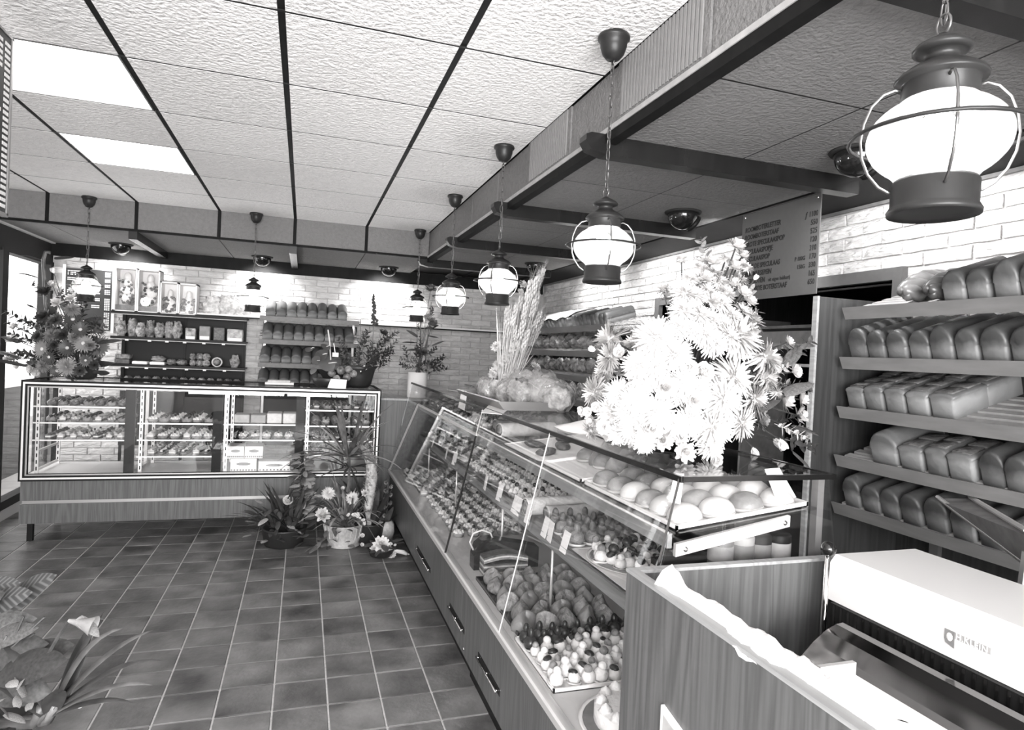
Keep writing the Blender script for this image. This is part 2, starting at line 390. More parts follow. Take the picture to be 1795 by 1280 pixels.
for y in ye[:-1]: MB().box(XL, XF+.01, y-.0065, y+.0065, ZC+.0008, ZC+.016).build('ceiling_joint', 'black', ce)
for j in (8, 10):
    y0, y1 = ye[j], ye[j+1]
    t = thing('ceiling_light', 'glowing white ceiling light panel ' + ('next to the hanging price board' if j == 8 else 'towards the display cabinet'), 'light', ((xe[2]+xe[3])/2, (y0+y1)/2, ZC))
    MB().box(xe[2]+.016, xe[3]-.016, y0+.006, y1-.006, ZC+.002, ZC+.012).build('diffuser', 'diffuser', t)
    b = MB(); a0, a1, b0, b1 = xe[2]+.012, xe[3]-.012, y0+.002, y1-.002
    for q in ((a0, a0+.006, b0, b1), (a1-.006, a1, b0, b1), (a0, a1, b0, b0+.006), (a0, a1, b1-.006, b1)): b.box(*q, ZC, ZC+.014)
    b.build('frame', 'alu_dull', t)
# fascias
fb = struct('trim_1', MB().box(XL, XF+.02, YS+.012, YS+.05, ZS+.005, ZC+.02), 'black')
fx = [XL-.03, -1.9, -1.3, -.7, -.112, .484, XF]
for i in range(6):
    x0, x1 = fx[i]+.013, fx[i+1]-.013 if i < 5 else XF
    MB().cbox(x0, x1, YS, YS+.014, ZS+.015, ZC+.004, .003).build('fascia_panel', 'stucco_dark', fb)
    if i: MB().box(fx[i]-.014, fx[i]+.014, YS+.004, YS+.016, ZS+.015, ZC+.004).build('fascia_strip', 'dark_trim', fb)
MB().box(XL, XF, YS-.006, YS+.02, ZS-.002, ZS+.016).build('edge_moulding', 'dark_trim', fb)
fr = struct('trim_2', MB().box(XF+.012, XF+.05, YF, YS+.03, ZS+.005, ZC+.02), 'black')
def fpanel(y0, y1):
    MB().cbox(XF, XF+.014, y0+.004, y1-.004, ZS+.02, ZC+.004, .003).build('fascia_panel', 'stucco_dark', fr)
def grille(y0, y1):
    b = MB().box(XF+.006, XF+.014, y0, y1, ZS+.02, ZC+.004); b.build('grille_back', 'black', fr)
    n = int((y1-y0-.06)/.021); g = MB()
    for k in range(n):
        y = y0+.03+(k+.5)*(y1-y0-.06)/n; g.box(XF-.010, XF+.006, y-.0062, y+.0062, ZS+.035, ZC)
    g.build('grille_slats', 'vent', fr, kind='stuff')
    f = MB().box(XF-.006, XF+.008, y0, y0+.03, ZS+.02, ZC+.002).box(XF-.006, XF+.008, y1-.03, y1, ZS+.02, ZC+.002).box(XF-.006, XF+.008, y0+.03, y1-.03, ZS+.02, ZS+.045)
    f.build('grille_frame', 'stucco_dark', fr)
ys = [YF, -1.6, -1., -.4, .2, .8, 1.54]
for a, b in zip(ys[:-1], ys[1:]): fpanel(a, b)
grille(1.54, 2.09); fpanel(2.09, 2.52); grille(2.52, 3.06)
ys = [3.06, 3.6, 4.2, 4.8, 5.3, YS]
for a, b in zip(ys[:-1], ys[1:]): fpanel(a, b)
MB().box(XF-.012, XF+.01, YF, YS, ZS+.004, ZS+.022).build('light_moulding', 'grey_light', fr)
MB().box(XF-.008, XF+.035, YF, YS+.04, ZS-.032, ZS+.006).build('edge_moulding', 'dark_trim', fr)
# soffits
sr = struct('ceiling_soffit_right', MB().box(XF+.02, XR, YF, YB, ZS+.016, ZS+.03), 'black')
sx = [XF+.03, 1.645, 2.245]
sy = [-2.6+.6*k for k in range(15)]
for i in range(2):
    for j in range(14):
        w2 = (sx[i+1]-sx[i]-.008)/2
        put('soffit_panel', D.meshes.get('sp%d' % i) or MB().cbox(-w2, w2, -.296, .296, 0, .016, .0012).mesh('sp%d' % i, 'stucco_dark'), sr, ((sx[i]+sx[i+1])/2, (sy[j]+sy[j+1])/2, ZS))
for y in sy[1:-1]: MB().box(sx[0], sx[2], y-.0055, y+.0055, ZS+.0006, ZS+.017).build('soffit_joint', 'black', sr)
MB().box(sx[1]-.005, sx[1]+.005, YF, YB-.03, ZS+.001, ZS+.017).build('soffit_joint', 'black', sr)
for k, y in enumerate((-.2, 1.0, 2.2, 3.4, 4.6, 5.8)):
    b = MB().prism([(.955, 2.355), (.975, 2.325), (XF, 2.310), (2.24, 2.310), (2.24, ZS+.004), (.975, ZS+.004), (.955, 2.375)], 'Y', y-.032, y+.032)
    b.build('soffit_beam', 'beam_wood', sr)
sb = struct('ceiling_soffit_back', MB().box(XL, XF+.02, YS+.01, YB, ZS+.016, ZS+.03), 'black')
for i in range(6):
    for (y0, y1) in ((YS+.02, 6.358), (6.366, 6.96)):
        x0, x1 = fx[i]+.004, fx[i+1]-.004
        MB().cbox(x0, x1 if i < 5 else XF+.025, y0, y1, ZS, ZS+.016, .0012).build('soffit_panel', 'stucco_dark', sb)
for x in (-1.32, -.12):
    MB().box(x-.03, x+.03, YS+.002, 6.955, 2.315, ZS+.002).build('soffit_beam', 'beam_wood', sb)
# walls
def brick_mesh(k):
    random.seed(40+k); L, H, T = .214, .0535, .02; v = []; f = []
    nx, nz = 4, 2
    for a in range(nx+1):
        for c in range(nz+1):
            e = (a in (0, nx)) or (c in (0, nz))
            v.append((-L/2+L*a/nx+(0 if a in (0, nx) else U(-.01, .01)), -(T if not e else T-.005)-U(-.0025, .0025), -H/2+H*c/nz+U(-.0022, .0022)))
    for a in range(nx):
        for c in range(nz): i = a*(nz+1)+c; f.append((i, i+nz+1, i+nz+2, i+1))
    b = len(v)
    rim = [a*(nz+1) for a in range(nx+1)] + [nx*(nz+1)+c for c in range(1, nz+1)] + [a*(nz+1)+nz for a in range(nx-1, -1, -1)] + [c for c in range(nz-1, 0, -1)]
    for i in rim: v.append((v[i][0]*1.0, 0, v[i][2]))
    n = len(rim)
    for q in range(n): f.append((rim[q], b+q, b+(q+1) % n, rim[(q+1) % n]))
    return MB().add(v, f).mesh('brick', 'brick')
BR = [brick_mesh(k) for k in range(5)]; random.seed(11)
def half(me, k): return me
wb = struct('wall_back', MB().box(XL-.1, XR+.1, YB, YB+.12, 0, ZC+.05), 'mortar')
cz = .0628; n_b = 0; rest = MB()
def stuff_brick(mb, p, rz):
    M = Matrix.Translation(p) @ Matrix.Rotation(rz, 4, 'Z'); me = random.choice(BR)
    mb.add([M @ v.co for v in me.vertices], [tuple(q.vertices) for q in me.polygons])
cands = []
for k in range(36):
    z = .03+cz*(k+.5)
    for i in range(24):
        x = XL+.02+.224*(i+(.5 if k % 2 else 0))
        if XL+.1 < x < XR-.1: cands.append((x, z))
vis = [c for c in cands if c[1] > 1.12 and not (-1.64 < c[0] < -.56 and c[1] < 1.80) and not (-.38 < c[0] < .5 and c[1] < 1.72)]
vis.sort(key=lambda c: -c[1]); vset = set(vis[:300])
for c in cands:
    p = (c[0], YB+.004-U(0, .005), c[1])
    if c in vset: put('brick', random.choice(BR), wb, p, (U(-.008, .008), U(-.01, .01), U(-.008, .008)))
    else: stuff_brick(rest, p, 0)
rest.build('brickwork', 'brick', wb, kind='stuff')
DY0, DY1, DZ = 2.25, 4.37, 1.985       # dark doorway in the right wall
wr = struct('wall_right', MB().box(XR, XR+.12, YF, DY0, 0, ZC+.05).box(XR, XR+.12, DY1, YB, 0, ZC+.05).box(XR, XR+.12, DY0, DY1, DZ, ZC+.05), 'mortar')
rest = MB(); cands = []
for k in range(38):
    z = .03+cz*(k+.5)
    for i in range(42):
        y = YF+.1+.224*(i+(.5 if k % 2 else 0))
        if y > YB-.1 or z > 2.36: continue
        if DY0-.13 < y < DY1+.13 and z < DZ+.08: continue
        cands.append((y, z))
vis = [c for c in cands if c[1] > 1.75 and c[0] > .9]; vset = set(vis[:300])
for c in cands:
    p = (XR+.004-U(0, .005), c[0], c[1])
    if c in vset: put('brick', random.choice(BR), wr, p, (U(-.008, .008), U(-.01, .01), -PI/2+U(-.008, .008)))
    else: stuff_brick(rest, p, -PI/2)
rest.build('brickwork', 'brick', wr, kind='stuff')
# dark room behind the doorway
PD = XR+2.6
struct('wall_passage', MB().box(PD, PD+.05, DY0-.6, DY1+.6, 0, 2.3).box(XR+.12, PD, DY0-.65, DY0-.6, 0, 2.3).box(XR+.12, PD, DY1+.6, DY1+.65, 0, 2.3).box(XR+.12, PD, DY0-.65, DY1+.65, 2.25, 2.3).box(XR+.12, PD, DY0-.65, DY1+.65, -.03, 0), 'wood_rack')
dt = struct('trim_3', MB().box(XR-.035, XR+.06, DY0-.0, DY1+.06, DZ, DZ+.058), 'door_trim')
MB().box(XR-.035, XR+.06, DY0, DY0+.05, 0, DZ).box(XR-.035, XR+.06, DY1, DY1+.06, 0, DZ).build('door_jamb', 'door_trim', dt)
# valance boards under the soffits, wall ledge
va = struct('trim_4', MB().box(2.25, XR-.022, YF, YB-.03, ZS-.006, ZS+.016), 'dark_trim')
MB().box(XR-.030, XR-.018, YF, YB-.045, ZS-.022, ZS-.004).build('wall_cove', 'grey_mid', va)
struct('trim_5', MB().box(XL+.02, XR-.03, YB-.045, YB-.02, 2.262, ZS+.01), 'dark_trim')
lg = struct('trim_6', MB().box(-1.70, XR-.02, YB-.24, YB-.01, 1.790, 1.806), 'white')
MB().box(-1.70, XR-.02, YB-.236, YB-.226, 1.776, 1.790).build('dark_lip', 'black', lg)
# left wall with a shop window at its far end, front wall with the large shop window
wl = struct('wall_left', MB().box(XL-.12, XL, YF, 5.72, 0, ZC+.05).box(XL-.12, XL, 5.72, YB+.1, 2.21, ZC+.05).box(XL-.12, XL, 5.72, YB+.1, 0, .12), 'plaster')
wn = struct('window_1', MB().box(XL-.07, XL+.02, 5.72, YB, 2.17, ZS).box(XL-.07, XL+.02, 5.72, YB, .10, .17).box(XL-.07, XL+.03, 5.95, 6.05, .1, 2.2).box(XL-.07, XL+.03, 6.93, 7.0, .1, 2.2), 'soft_black')
MB().box(XL-.03, XL-.022, 5.72, 5.96, .17, 2.18).build('pane', 'window_glass', wn); MB().box(XL-.03, XL-.022, 6.04, 6.94, .17, 2.18).build('pane', 'window_glass', wn)
struct('trim_7', MB().box(XL+.0, XL+.05, 5.74, YB-.04, ZS-.012, ZS+.002), 'plaster')
wf = struct('wall_front', MB().box(XL-.1, XR+.1, YF-.12, YF, 0, .45).box(XL-.1, XR+.1, YF-.12, YF, 2.45, ZC+.05).box(XL-.1, -2.1, YF-.12, YF, .45, 2.45).box(1.5, XR+.1, YF-.12, YF, .45, 2.45), 'plaster')
wn2 = struct('window_2', MB().box(-2.1, 1.5, YF-.08, YF-.02, .45, .51).box(-2.1, 1.5, YF-.08, YF-.02, 2.39, 2.45).box(-2.1, -2.04, YF-.08, YF-.02, .45, 2.45).box(1.44, 1.5, YF-.08, YF-.02, .45, 2.45).box(-.33, -.27, YF-.08, YF-.02, .45, 2.45), 'soft_black')
struct('floor_pavement', MB().box(-8, XL-.12, 2, 14, -.1, -.02), 'pavement')
bp = struct('wall_planter', MB().box(-3.3, -2.95, 4.9, 8.5, -.02, .95), 'soft_black')
MB().box(-3.34, -2.91, 4.9, 8.5, .95, 1.0).build('coping', 'grey_light', bp)
# ------------------------------------------------------------------ ship lanterns on chains
def ring(r, z, n=28): return [(r*math.cos(2*PI*i/n), r*math.sin(2*PI*i/n), z) for i in range(n)]
def make_lantern():
    t = thing('ship_lantern', 'lantern', 'lamp')
    MB().lathe([(.050, .004), (.064, 0), (.065, .006), (.062, .011), (.060, .015), (.060, .050), (.057, .055), (.040, .053)], 28).build('base_collar', 'lantern_metal', t, True)
    gp = [(.052, .052)]
    for k in range(1, 14):
        a = -PI/2*.64 + k/14*(PI*.64+.12*PI)*.86
        gp.append((.099*math.cos(a), .119+.068*math.sin(a)))
    gp.append((.050, .182))
    MB().lathe(gp, 28, close=False).build('globe', 'globe', t, True)
    MB().ell((0, 0, .125), .028, .028, .040, 14, 10).build('bulb', 'bulb', t, True)
    MB().lathe([(.050, .178), (.053, .180), (.053, .205), (.054, .208), (.063, .209), (.064, .213), (.058, .220), (.046, .229), (.030, .237), (.024, .242), (.024, .250), (.034, .252), (.041, .256), (.041, .260), (.036, .266), (.022, .274), (.010, .280), (.006, .284), (0, .285)], 28).build('top_cap', 'lantern_metal', t, True)
    MB().tube(ring(.124, .1205), .0032, 6, True).build('guard_ring', 'lantern_metal', t, True)
    for q in range(4):
        a = PI/4+q*PI/2+.25; pts = []
        for k, (r, z) in enumerate([(.052, .199), (.062, .202), (.078, .196), (.094, .178), (.104, .150), (.1075, .122), (.104, .094), (.094, .068), (.078, .047), (.064, .038), (.058, .037)]):
            pts.append((r*math.cos(a), r*math.sin(a), z))
        MB().tube(pts, .0022, 6).build('guard_wire', 'wire', t, True)
    MB().tube([(0, .013*math.cos(2*PI*i/14), .298+.016*math.sin(2*PI*i/14)) for i in range(14)], .0022, 6, True).build('hanging_ring', 'wire', t, True)
    ch = MB(); z = .316; k = 0
    while z < .755:
        p = []
        for i in range(10):
            a = 2*PI*i/10; u_, v_ = .0065*math.cos(a), .021*math.sin(a)
            p.append((u_ if k % 2 else 0, 0 if k % 2 else u_, z+v_))
        ch.tube(p, .0017, 5, True); z += .035; k += 1
    ch.tube([(.004, .004, .30), (.010, .006, .42), (.003, .008, .56), (.008, .003, .66), (0, .005, .765)], .0016, 5)
    ch.build('chain', 'wire', t, True)
    MB().lathe([(.010, .728), (.022, .733), (.036, .750), (.043, .772), (.044, .790), (.052, .796), (.053, .803), (.050, .81)], 24).build('ceiling_cup', 'lantern_metal', t, True)
    return t
LZ = 1.80
lan = Proto(make_lantern())
lamps = [(.93, .755, 'over the bread slicer'), (.925, 1.918, 'over the white bouquet'), (.93, 3.14, 'over the counter beside the dried wheat'), (.935, 4.27, 'over the far part of the glass counter'), (.935, 5.64, 'in the corner behind the white vase flowers'), (-.415, 5.685, 'over the middle of the display cabinet'), (-1.622, 5.74, 'in front of the black price board')]
for k, (x, y, s) in enumerate(lamps):
    lan.at((x, y, LZ), (0, 0, U(-.3, .3)), 'round glass ship lantern on a chain ' + s, 'ship lanterns on chains')
    l = D.lights.new('lantern_light', 'POINT'); l.energy = LAMP_W; l.shadow_soft_size = .045
    o = D.objects.new('lantern_light', l); COL.objects.link(o); o.location = (x, y, LZ+.122)
# ------------------------------------------------------------------ eyeball spots in the soffits
def make_spot():
    t = thing('eyeball_spotlight', 'spot', 'spotlight')
    MB().lathe([(.098, 0), (.100, -.004), (.096, -.010), (.080, -.012), (.078, -.004)], 28).build('flange', 'soft_black', t, True)
    MB().ell((0, 0, -.012), .082, .082, .085, 24, 12).build('eyeball', 'gloss_black', t, True)
    M = Matrix.Rotation(math.radians(58), 4, 'X')
    MB().lathe([(.047, -.066), (.050, -.086), (.046, -.086), (.042, -.070)], 20, M=M, c=(0, 0, -.014)).build('rim', 'black', t, True)
    MB().lathe([(.042, -.072), (.001, -.084)], 20, M=M, c=(0, 0, -.014)).build('lens', 'spot_face', t, True)
    return t
# local: rim points to +y tilted down
spo = Proto(make_spot())
spots = [(1.955, 1.91, -1, 'behind the large lantern'), (1.955, 3.075, -1, 'beside the grey hanging sign'), (1.955, 4.25, -1, 'over the far bread shelves'), (1.955, 5.43, -1, 'near the dried wheat'), (.79, 6.60, 0, 'over the corner with the white vase'), (-.416, 6.64, 0, 'over the wrapped loaves'), (-1.61, 6.62, 0, 'over the boxed gifts')]
for x, y, d, s in spots:
    rz = -PI/2 if d else 0
    spo.at((x, y, ZS), (0, 0, rz), 'black eyeball spotlight in the lowered ceiling ' + s, 'eyeball spotlights')
    l = D.lights.new('spot_light', 'SPOT'); l.energy = SPOT_W; l.spot_size = math.radians(118); l.spot_blend = .6; l.shadow_soft_size = .035
    o = D.objects.new('spot_light', l); COL.objects.link(o)
    dv = Vector((1, .42 if y < 4 else 0, -.66)) if d else Vector((0, 1, -.95))
    o.location = Vector((x, y, ZS-.03)) + dv.normalized()*.095
    o.rotation_euler = dv.to_track_quat('-Z', 'Y').to_euler()
# ------------------------------------------------------------------ display cabinet
CX0, CX1, CY0, CY1 = -1.938, .645, 5.50, 6.16
cab = thing('display_cabinet', 'long glass display cabinet on a dark wood base with striped aluminium frame', 'cabinet', ((CX0+CX1)/2, (CY0+CY1)/2, 0))
def cb(b, n, m, p=None, s=False): return b.build(n, m, p or cab, s)
cb(MB().box(CX0+.01, CX1-.01, CY0+.02, CY1-.01, .305, .452), 'base_panel', 'wood_cab')
cb(MB().box(CX0+.01, CX1-.01, CY0+.012, CY1-.01, .137, .280), 'base_panel', 'wood_cab')
cb(MB().box(CX0+.02, CX1-.02, CY0+.03, CY1-.02, .278, .307), 'base_strip', 'alu_dull')
for x in (CX0+.07, CX1-.07):
    for y in (CY0+.06, CY1-.06): cb(MB().box(x-.018, x+.018, y-.018, y+.018, 0, .14), 'leg', 'black')
def rect_ring(b, x0, x1, z0, z1, w, ya, yb):
    for q in ((x0, x0+w, z0, z1), (x1-w, x1, z0, z1), (x0+w, x1-w, z0, z0+w), (x0+w, x1-w, z1-w, z1)): b.box(q[0], q[1], ya, yb, q[2], q[3])
    return b
FZ0, FZ1 = .452, 1.195
cb(rect_ring(MB(), CX0, CX1, FZ0, FZ1, .052, CY0, CY0+.03), 'front_frame', 'black')
cb(rect_ring(MB(), CX0+.014, CX1-.014, FZ0+.014, FZ1-.014, .013, CY0-.006, CY0+.01), 'aluminium_trim', 'alu_bright')
cb(rect_ring(MB(), CX0+.042, CX1-.042, FZ0+.042, FZ1-.042, .010, CY0-.003, CY0+.02), 'aluminium_trim', 'alu_dull')
cb(rect_ring(MB(), CX0, CX1, FZ0, FZ1, .03, CY1-.03, CY1), 'rear_frame', 'soft_black')
for x in (CX0, CX1-.025):
    cb(MB().box(x, x+.025, CY0+.03, CY1-.03, FZ0, FZ0+.03).box(x, x+.025, CY0+.03, CY1-.03, FZ1-.025, FZ1), 'side_rail', 'soft_black')
    cb(MB().box(x+.010, x+.016, CY0+.03, CY1-.03, FZ0+.03, FZ1-.025), 'side_pane', 'glass')
cb(MB().box(CX0+.05, CX1-.05, CY0+.012, CY0+.018, FZ0+.05, FZ1-.05), 'front_pane', 'glass')
cb(MB().box(CX0+.02, CX1-.02, CY0+.03, CY1-.03, FZ1-.012, FZ1-.004), 'top_pane', 'glass_shelf')
cb(MB().box(CX0+.02, CX1-.02, CY0+.03, CY1-.02, FZ0, FZ0+.035), 'cabinet_floor', 'white')
MUL = (-1.24, -.627, -.005)
for x in MUL:
    cb(MB().box(x-.034, x+.034, CY0+.03, CY0+.05, FZ0+.03, FZ1-.03), 'mullion', 'black')
    cb(MB().box(x+.012, x+.034, CY0+.05, CY1-.05, FZ0+.034, FZ0+.05).box(x-.012, x+.012, CY1-.07, CY1-.05, FZ0+.03, FZ1-.03), 'rear_upright', 'alu_bright')
def standard(x, y):
    s = cb(MB().box(x-.012, x+.012, y-.006, y+.006, FZ0+.035, FZ1-.03), 'shelf_standard', 'alu_bright')
    b = MB(); z = FZ0+.06
    while z < FZ1-.06: b.box(x-.004, x+.004, y-.0075, y-.005, z, z+.028); z += .05
    b.build('slots', 'black', s)
BAYS = [(-1.885, -1.28), (-1.20, -.665), (-.588, -.043), (.035, .585)]
for (a, b_) in BAYS:
    for y in (CY0+.12, CY1-.10): standard(a+.02, y)
for x0 in (BAYS[0][0]+.02,):
    for z in (.515, .655): cb(MB().box(x0-.008, x0+.008, CY0+.12, CY1-.1, z-.008, z+.008), 'shelf_bracket', 'alu_bright')
SH = [(1.0, .878, .747), (.880, .750, .620), (.880, .752), (1.005, .872, .745, .63)]
for (x0, x1), zs in zip(BAYS, SH):
    for z in zs:
        cb(MB().box(x0, x1+.02, CY0+.085, CY1-.075, z-.008, z), 'glass_shelf', 'glass_shelf')
        cb(MB().box(x0, x1+.02, CY0+.081, CY0+.086, z-.009, z+.001), 'shelf_edge', 'alu_bright')
# ------------------------------------------------------------------ glass sales counter
KY0, KY1 = 1.40, 5.70
def gx(z): return .76+.22*(z-.475)
ctr = thing('sales_counter', 'long slanted-glass sales counter with wood front and aluminium ledge, filled with pastries', 'counter', (1.15, 3.5, 0))
def kb(b, n, m, p=None, s=False): return b.build(n, m, p or ctr, s)
for (a, b_) in ((1.395, 2.95), (2.955, 4.30), (4.305, 5.70)):
    kb(MB().box(.772, .792, a, b_, .125, .455), 'front_panel', 'wood_v')
kb(MB().box(.83, 1.50, 2.93, KY1, -.01, .13), 'kickplate', 'black'); kb(MB().box(.82, 1.50, 1.40, 2.925, -.01, .13), 'kickplate', 'black')
kb(MB().box(.79, 1.52, 1.40, KY1, .125, .44), 'carcass', 'wood_cab')
kb(MB().cbox(.752, .790, 1.395, KY1+.01, .448, .482, .006), 'ledge', 'alu_bright')
kb(MB().box(.785, 1.52, KY0+.0, KY1, .44, .475), 'display_deck', 'deck_white')
def slab(y0, y1, z0, z1, t=.006, off=0.): # strip of the slanted pane
    return [(gx(z0)+off, z0), (gx(z0)+off+t, z0), (gx(z1)+off+t, z1), (gx(z1)+off, z1)]
ZR = 1.105; ZT = 1.252
JY = [KY0+.01, 2.315, 3.30, KY1]
for a, b_ in zip(JY[:-1], JY[1:]):
    kb(MB().prism(slab(0, 0, .48, ZT), 'Y', a+.003, b_-.003), 'front_pane', 'glass')
def along(y0, z0, y1, z1, w=.006, off=-.003):
    return MB().tube([(gx(z0)+off, y0, z0), (gx(z1)+off, y1, z1)], w, 4)
kb(along(3.30, .48, 3.30, ZR, .0055), 'joint_bar', 'steel_dark'); kb(along(3.30, ZR, 3.30, ZT, .0028), 'joint_clip', 'alu_bright')
kb(along(2.315, .48, 2.315, ZT, .0030), 'joint_clip', 'alu_bright')
kb(along(KY0+.012, .75, KY0+.012, ZT, .0040), 'joint_bar', 'steel_dark')
kb(along(5.66, .485, 5.16, ZR, .007, 0.0), 'end_bar', 'alu_bright'); kb(along(5.70, .485, 5.22, ZR, .010, .01), 'end_bar', 'black'); kb(along(5.62, .485, 5.13, ZR-.012, .004, 0.0), 'end_bar', 'alu_bright')
kb(along(5.16, ZR, 3.30, ZR, .0055, 0.0), 'top_bar', 'alu_bright')
# upper shelf with wooden front rail
XB = 1.40
kb(MB().prism([(gx(ZR)+.008, ZR-.034), (gx(ZR)+.022, ZR-.034), (gx(ZR)+.022, ZR+.004), (gx(ZR)+.008, ZR+.004)], 'Y', KY0+.02, 5.16), 'upper_rail', 'wood_rail')
kb(MB().tube([(gx(ZR)+.008, KY0+.02, ZR+.006), (gx(ZR)+.008, 5.16, ZR+.006)], .004, 6), 'rail_edge', 'alu_bright')
kb(MB().prism([(gx(ZR)+.02, ZR-.006), (XB-.02, ZR+.052), (XB-.02, ZR+.058), (gx(ZR)+.02, ZR)], 'Y', KY0+.02, 5.14), 'upper_shelf', 'glass_shelf')
# middle shelf
X2, Z2 = 1.0, .802
kb(MB().box(X2, X2+.014, KY0+.03, KY1-.1, Z2-.045, Z2), 'middle_rail', 'wood_rail')
kb(MB().box(X2+.012, 1.46, KY0+.03, KY1-.1, Z2-.008, Z2), 'middle_shelf', 'glass_shelf')
for y in (1.75, 2.45, 3.15, 4.2, 5.2): kb(MB().tube([(X2+.02, y, .47), (X2+.02, y, Z2-.01)], .006, 8), 'shelf_rod', 'alu_bright', s=True)
for y in (KY0+.04, 2.6, 3.9, 5.5): kb(MB().box(XB-.01, XB+.012, y-.012, y+.012, .47, ZT-.004), 'rear_post', 'alu_dull')
kb(MB().box(gx(ZT)-.004, XB+.02, KY0, KY1, ZT-.004, ZT+.006), 'top_pane', 'glass')
kb(MB().box(gx(ZT)-.006, gx(ZT)+.004, KY0, KY1, ZT-.008, ZT+.008), 'top_edge', 'steel_dark'); kb(MB().box(XB+.014, XB+.024, KY0, KY1, ZT-.008, ZT+.008), 'top_edge', 'steel_dark'); kb(MB().box(gx(ZT), XB+.02, KY0-.003, KY0+.006, ZT-.006, ZT+.008), 'top_edge', 'steel_dark')
e = MB().prism([(gx(.70), .70), (XB+.09, .70), (XB+.0, ZT-.006), (gx(ZT), ZT-.006)], 'Y', KY0+.0, KY0+.006); kb(e, 'end_pane', 'glass')
e = MB().prism([(gx(.48), .48), (XB, .48), (XB, ZT-.006), (gx(ZT), ZT-.006)], 'Y', KY1-.006, KY1); kb(e, 'end_pane', 'glass')
# little bracket plate on the near pane end, tray rail of the near end
kb(MB().prism([(gx(ZR)+.03, ZR-.055), (1.285, ZR+.01), (1.285, ZR+.04), (gx(ZR)+.03, ZR-.022)], 'Y', KY0+.012, KY0+.024), 'end_rail', 'alu_bright')
for x, z in ((.955, ZR-.035), (1.265, ZR+.022)): kb(MB().ell((x, KY0+.008, z), .007, .004, .007, 10, 6), 'rail_screw', 'chrome', s=True)
# handles: slotted bars on the wood front
def handle(p0, p1):
    a, b_ = PX(*p0, .768), PX(*p1, .768); y0, y1 = min(a.y, b_.y), max(a.y, b_.y); z = (a.z+b_.z)/2
    h = kb(MB().tube([(.758, y0, z), (.758, y1, z)], .0045, 6), 'handle', 'chrome', s=True)
    for y in (y0+.012, (y0+y1)/2, y1-.012): MB().tube([(.757, y, z), (.775, y, z)], .004, 6).build('handle_post', 'chrome', h, True)
    MB().box(.7705, .7725, y0-.01, y1+.01, z-.014, z+.014).build('handle_plate', 'black', h)
handle((731, 962), (753, 999)); handle((788, 1063), (812, 1106)); handle((838, 1150), (873, 1214))
q = PX(812, 1138, .77); kb(MB().ell((.771, q.y, q.z), .004, .008, .008, 10, 6), 'screw_cap', 'chrome', s=True)
# wood panel closing the corner between cabinet and counter
cp = thing('corner_panel', 'wood veneer panel closing the gap between display cabinet and glass counter', 'panel', (.9, 5.8, 0))
MB().box(.66, 1.30, 5.725, 5.745, 0, 1.09).build('panel', 'wood_v', cp)
MB().box(.655, 1.31, 5.722, 6.10, 1.09, 1.108).build('top_board', 'wood_edge', cp)
MB().box(.66, 1.30, 6.08, 6.098, 0, 1.09).build('rear_panel', 'wood_cab', cp)
# ------------------------------------------------------------------ breads
def loaf_mesh(name, W, H, L, m, side=.5, rnd=.012, wob=.0, n=9, flat=False):
    # a tin loaf lying along y: straight lower sides, bulging round top
    sec = [(-.46*W, 0), (.46*W, 0), (.48*W, side*H*.86), (.475*W, side*H*.93), (.53*W, side*H)]
    for k in range(1, 10):
        a = PI*k/10; sec.append((.52*W*math.cos(a), side*H+(1-side)*H*math.sin(a)))
    sec += [(-.53*W, side*H), (-.475*W, side*H*.93), (-.48*W, side*H*.86)]
    ys = [-L/2, -L/2+rnd*.3, -L/2+rnd, -L/4, 0, L/4, L/2-rnd, L/2-rnd*.3, L/2]; sc = [.80, .93, 1, 1, 1, 1, 1, .93, .80]
    m_ = len(sec); v = []; f = []
    for y, s in zip(ys, sc):
        h = H*.5
        for (x, z) in sec:
            k = 1+wob*math.sin(y*40+z*30)
            v.append((x*s*k, y, h*.8+(z-h*.8)*(s if z > .02 else 1) if z > 0 else 0))
    for j in range(len(ys)-1):
        for i in range(m_): k = (i+1) % m_; f.append((j*m_+i, j*m_+k, j*m_+m_+k, j*m_+m_+i))
    f += [tuple(range(m_)), tuple(range(len(ys)*m_-1, (len(ys)-1)*m_-1, -1))]
    b = MB().add(v, f)
    if flat:
        for (y0, y1) in ((-L*.40, -L*.02), (L*.04, L*.42)): b.cbox(-W*.36, W*.36, y0, y1, H-.006, H+.0012, .001, mi=1)
    return b.mesh(name, [m, 'pastry_dark'], True)
LOAF = [loaf_mesh('loaf_a', .098, .125, .27, 'crust', .48), loaf_mesh('loaf_b', .098, .118, .27, 'crust', .55, wob=.03), loaf_mesh('loaf_c', .10, .13, .26, 'crust_pale', .45, wob=.02)]
LFLAT = [loaf_mesh('loaf_flat', .100, .098, .18, 'crust_flat', .86, .008, flat=True), loaf_mesh('loaf_flat2', .100, .102, .18, 'crust_flat', .84, .010, flat=True)]
LSMALL = [loaf_mesh('loaf_s', .088, .10, .24, 'crust_pale', .45), loaf_mesh('loaf_s2', .088, .105, .24, 'crust_pale', .5, wob=.02)]
def braid_mesh():
    b = MB()
    for s in range(3):
        pts = []; rr = []
        for k in range(19):
            t = k/18; a = t*PI*3.2+s*2*PI/3; env = math.sin(PI*(.08+.84*t))**.6
            pts.append((.030*env*math.sin(a), -.13+.26*t, .052+.022*env*math.cos(a*1.0+.6))); rr.append(.034*env+.004)
        b.tube(pts, rr, 10)
    return b.mesh('braid', 'braid', True)
BRAID = braid_mesh()
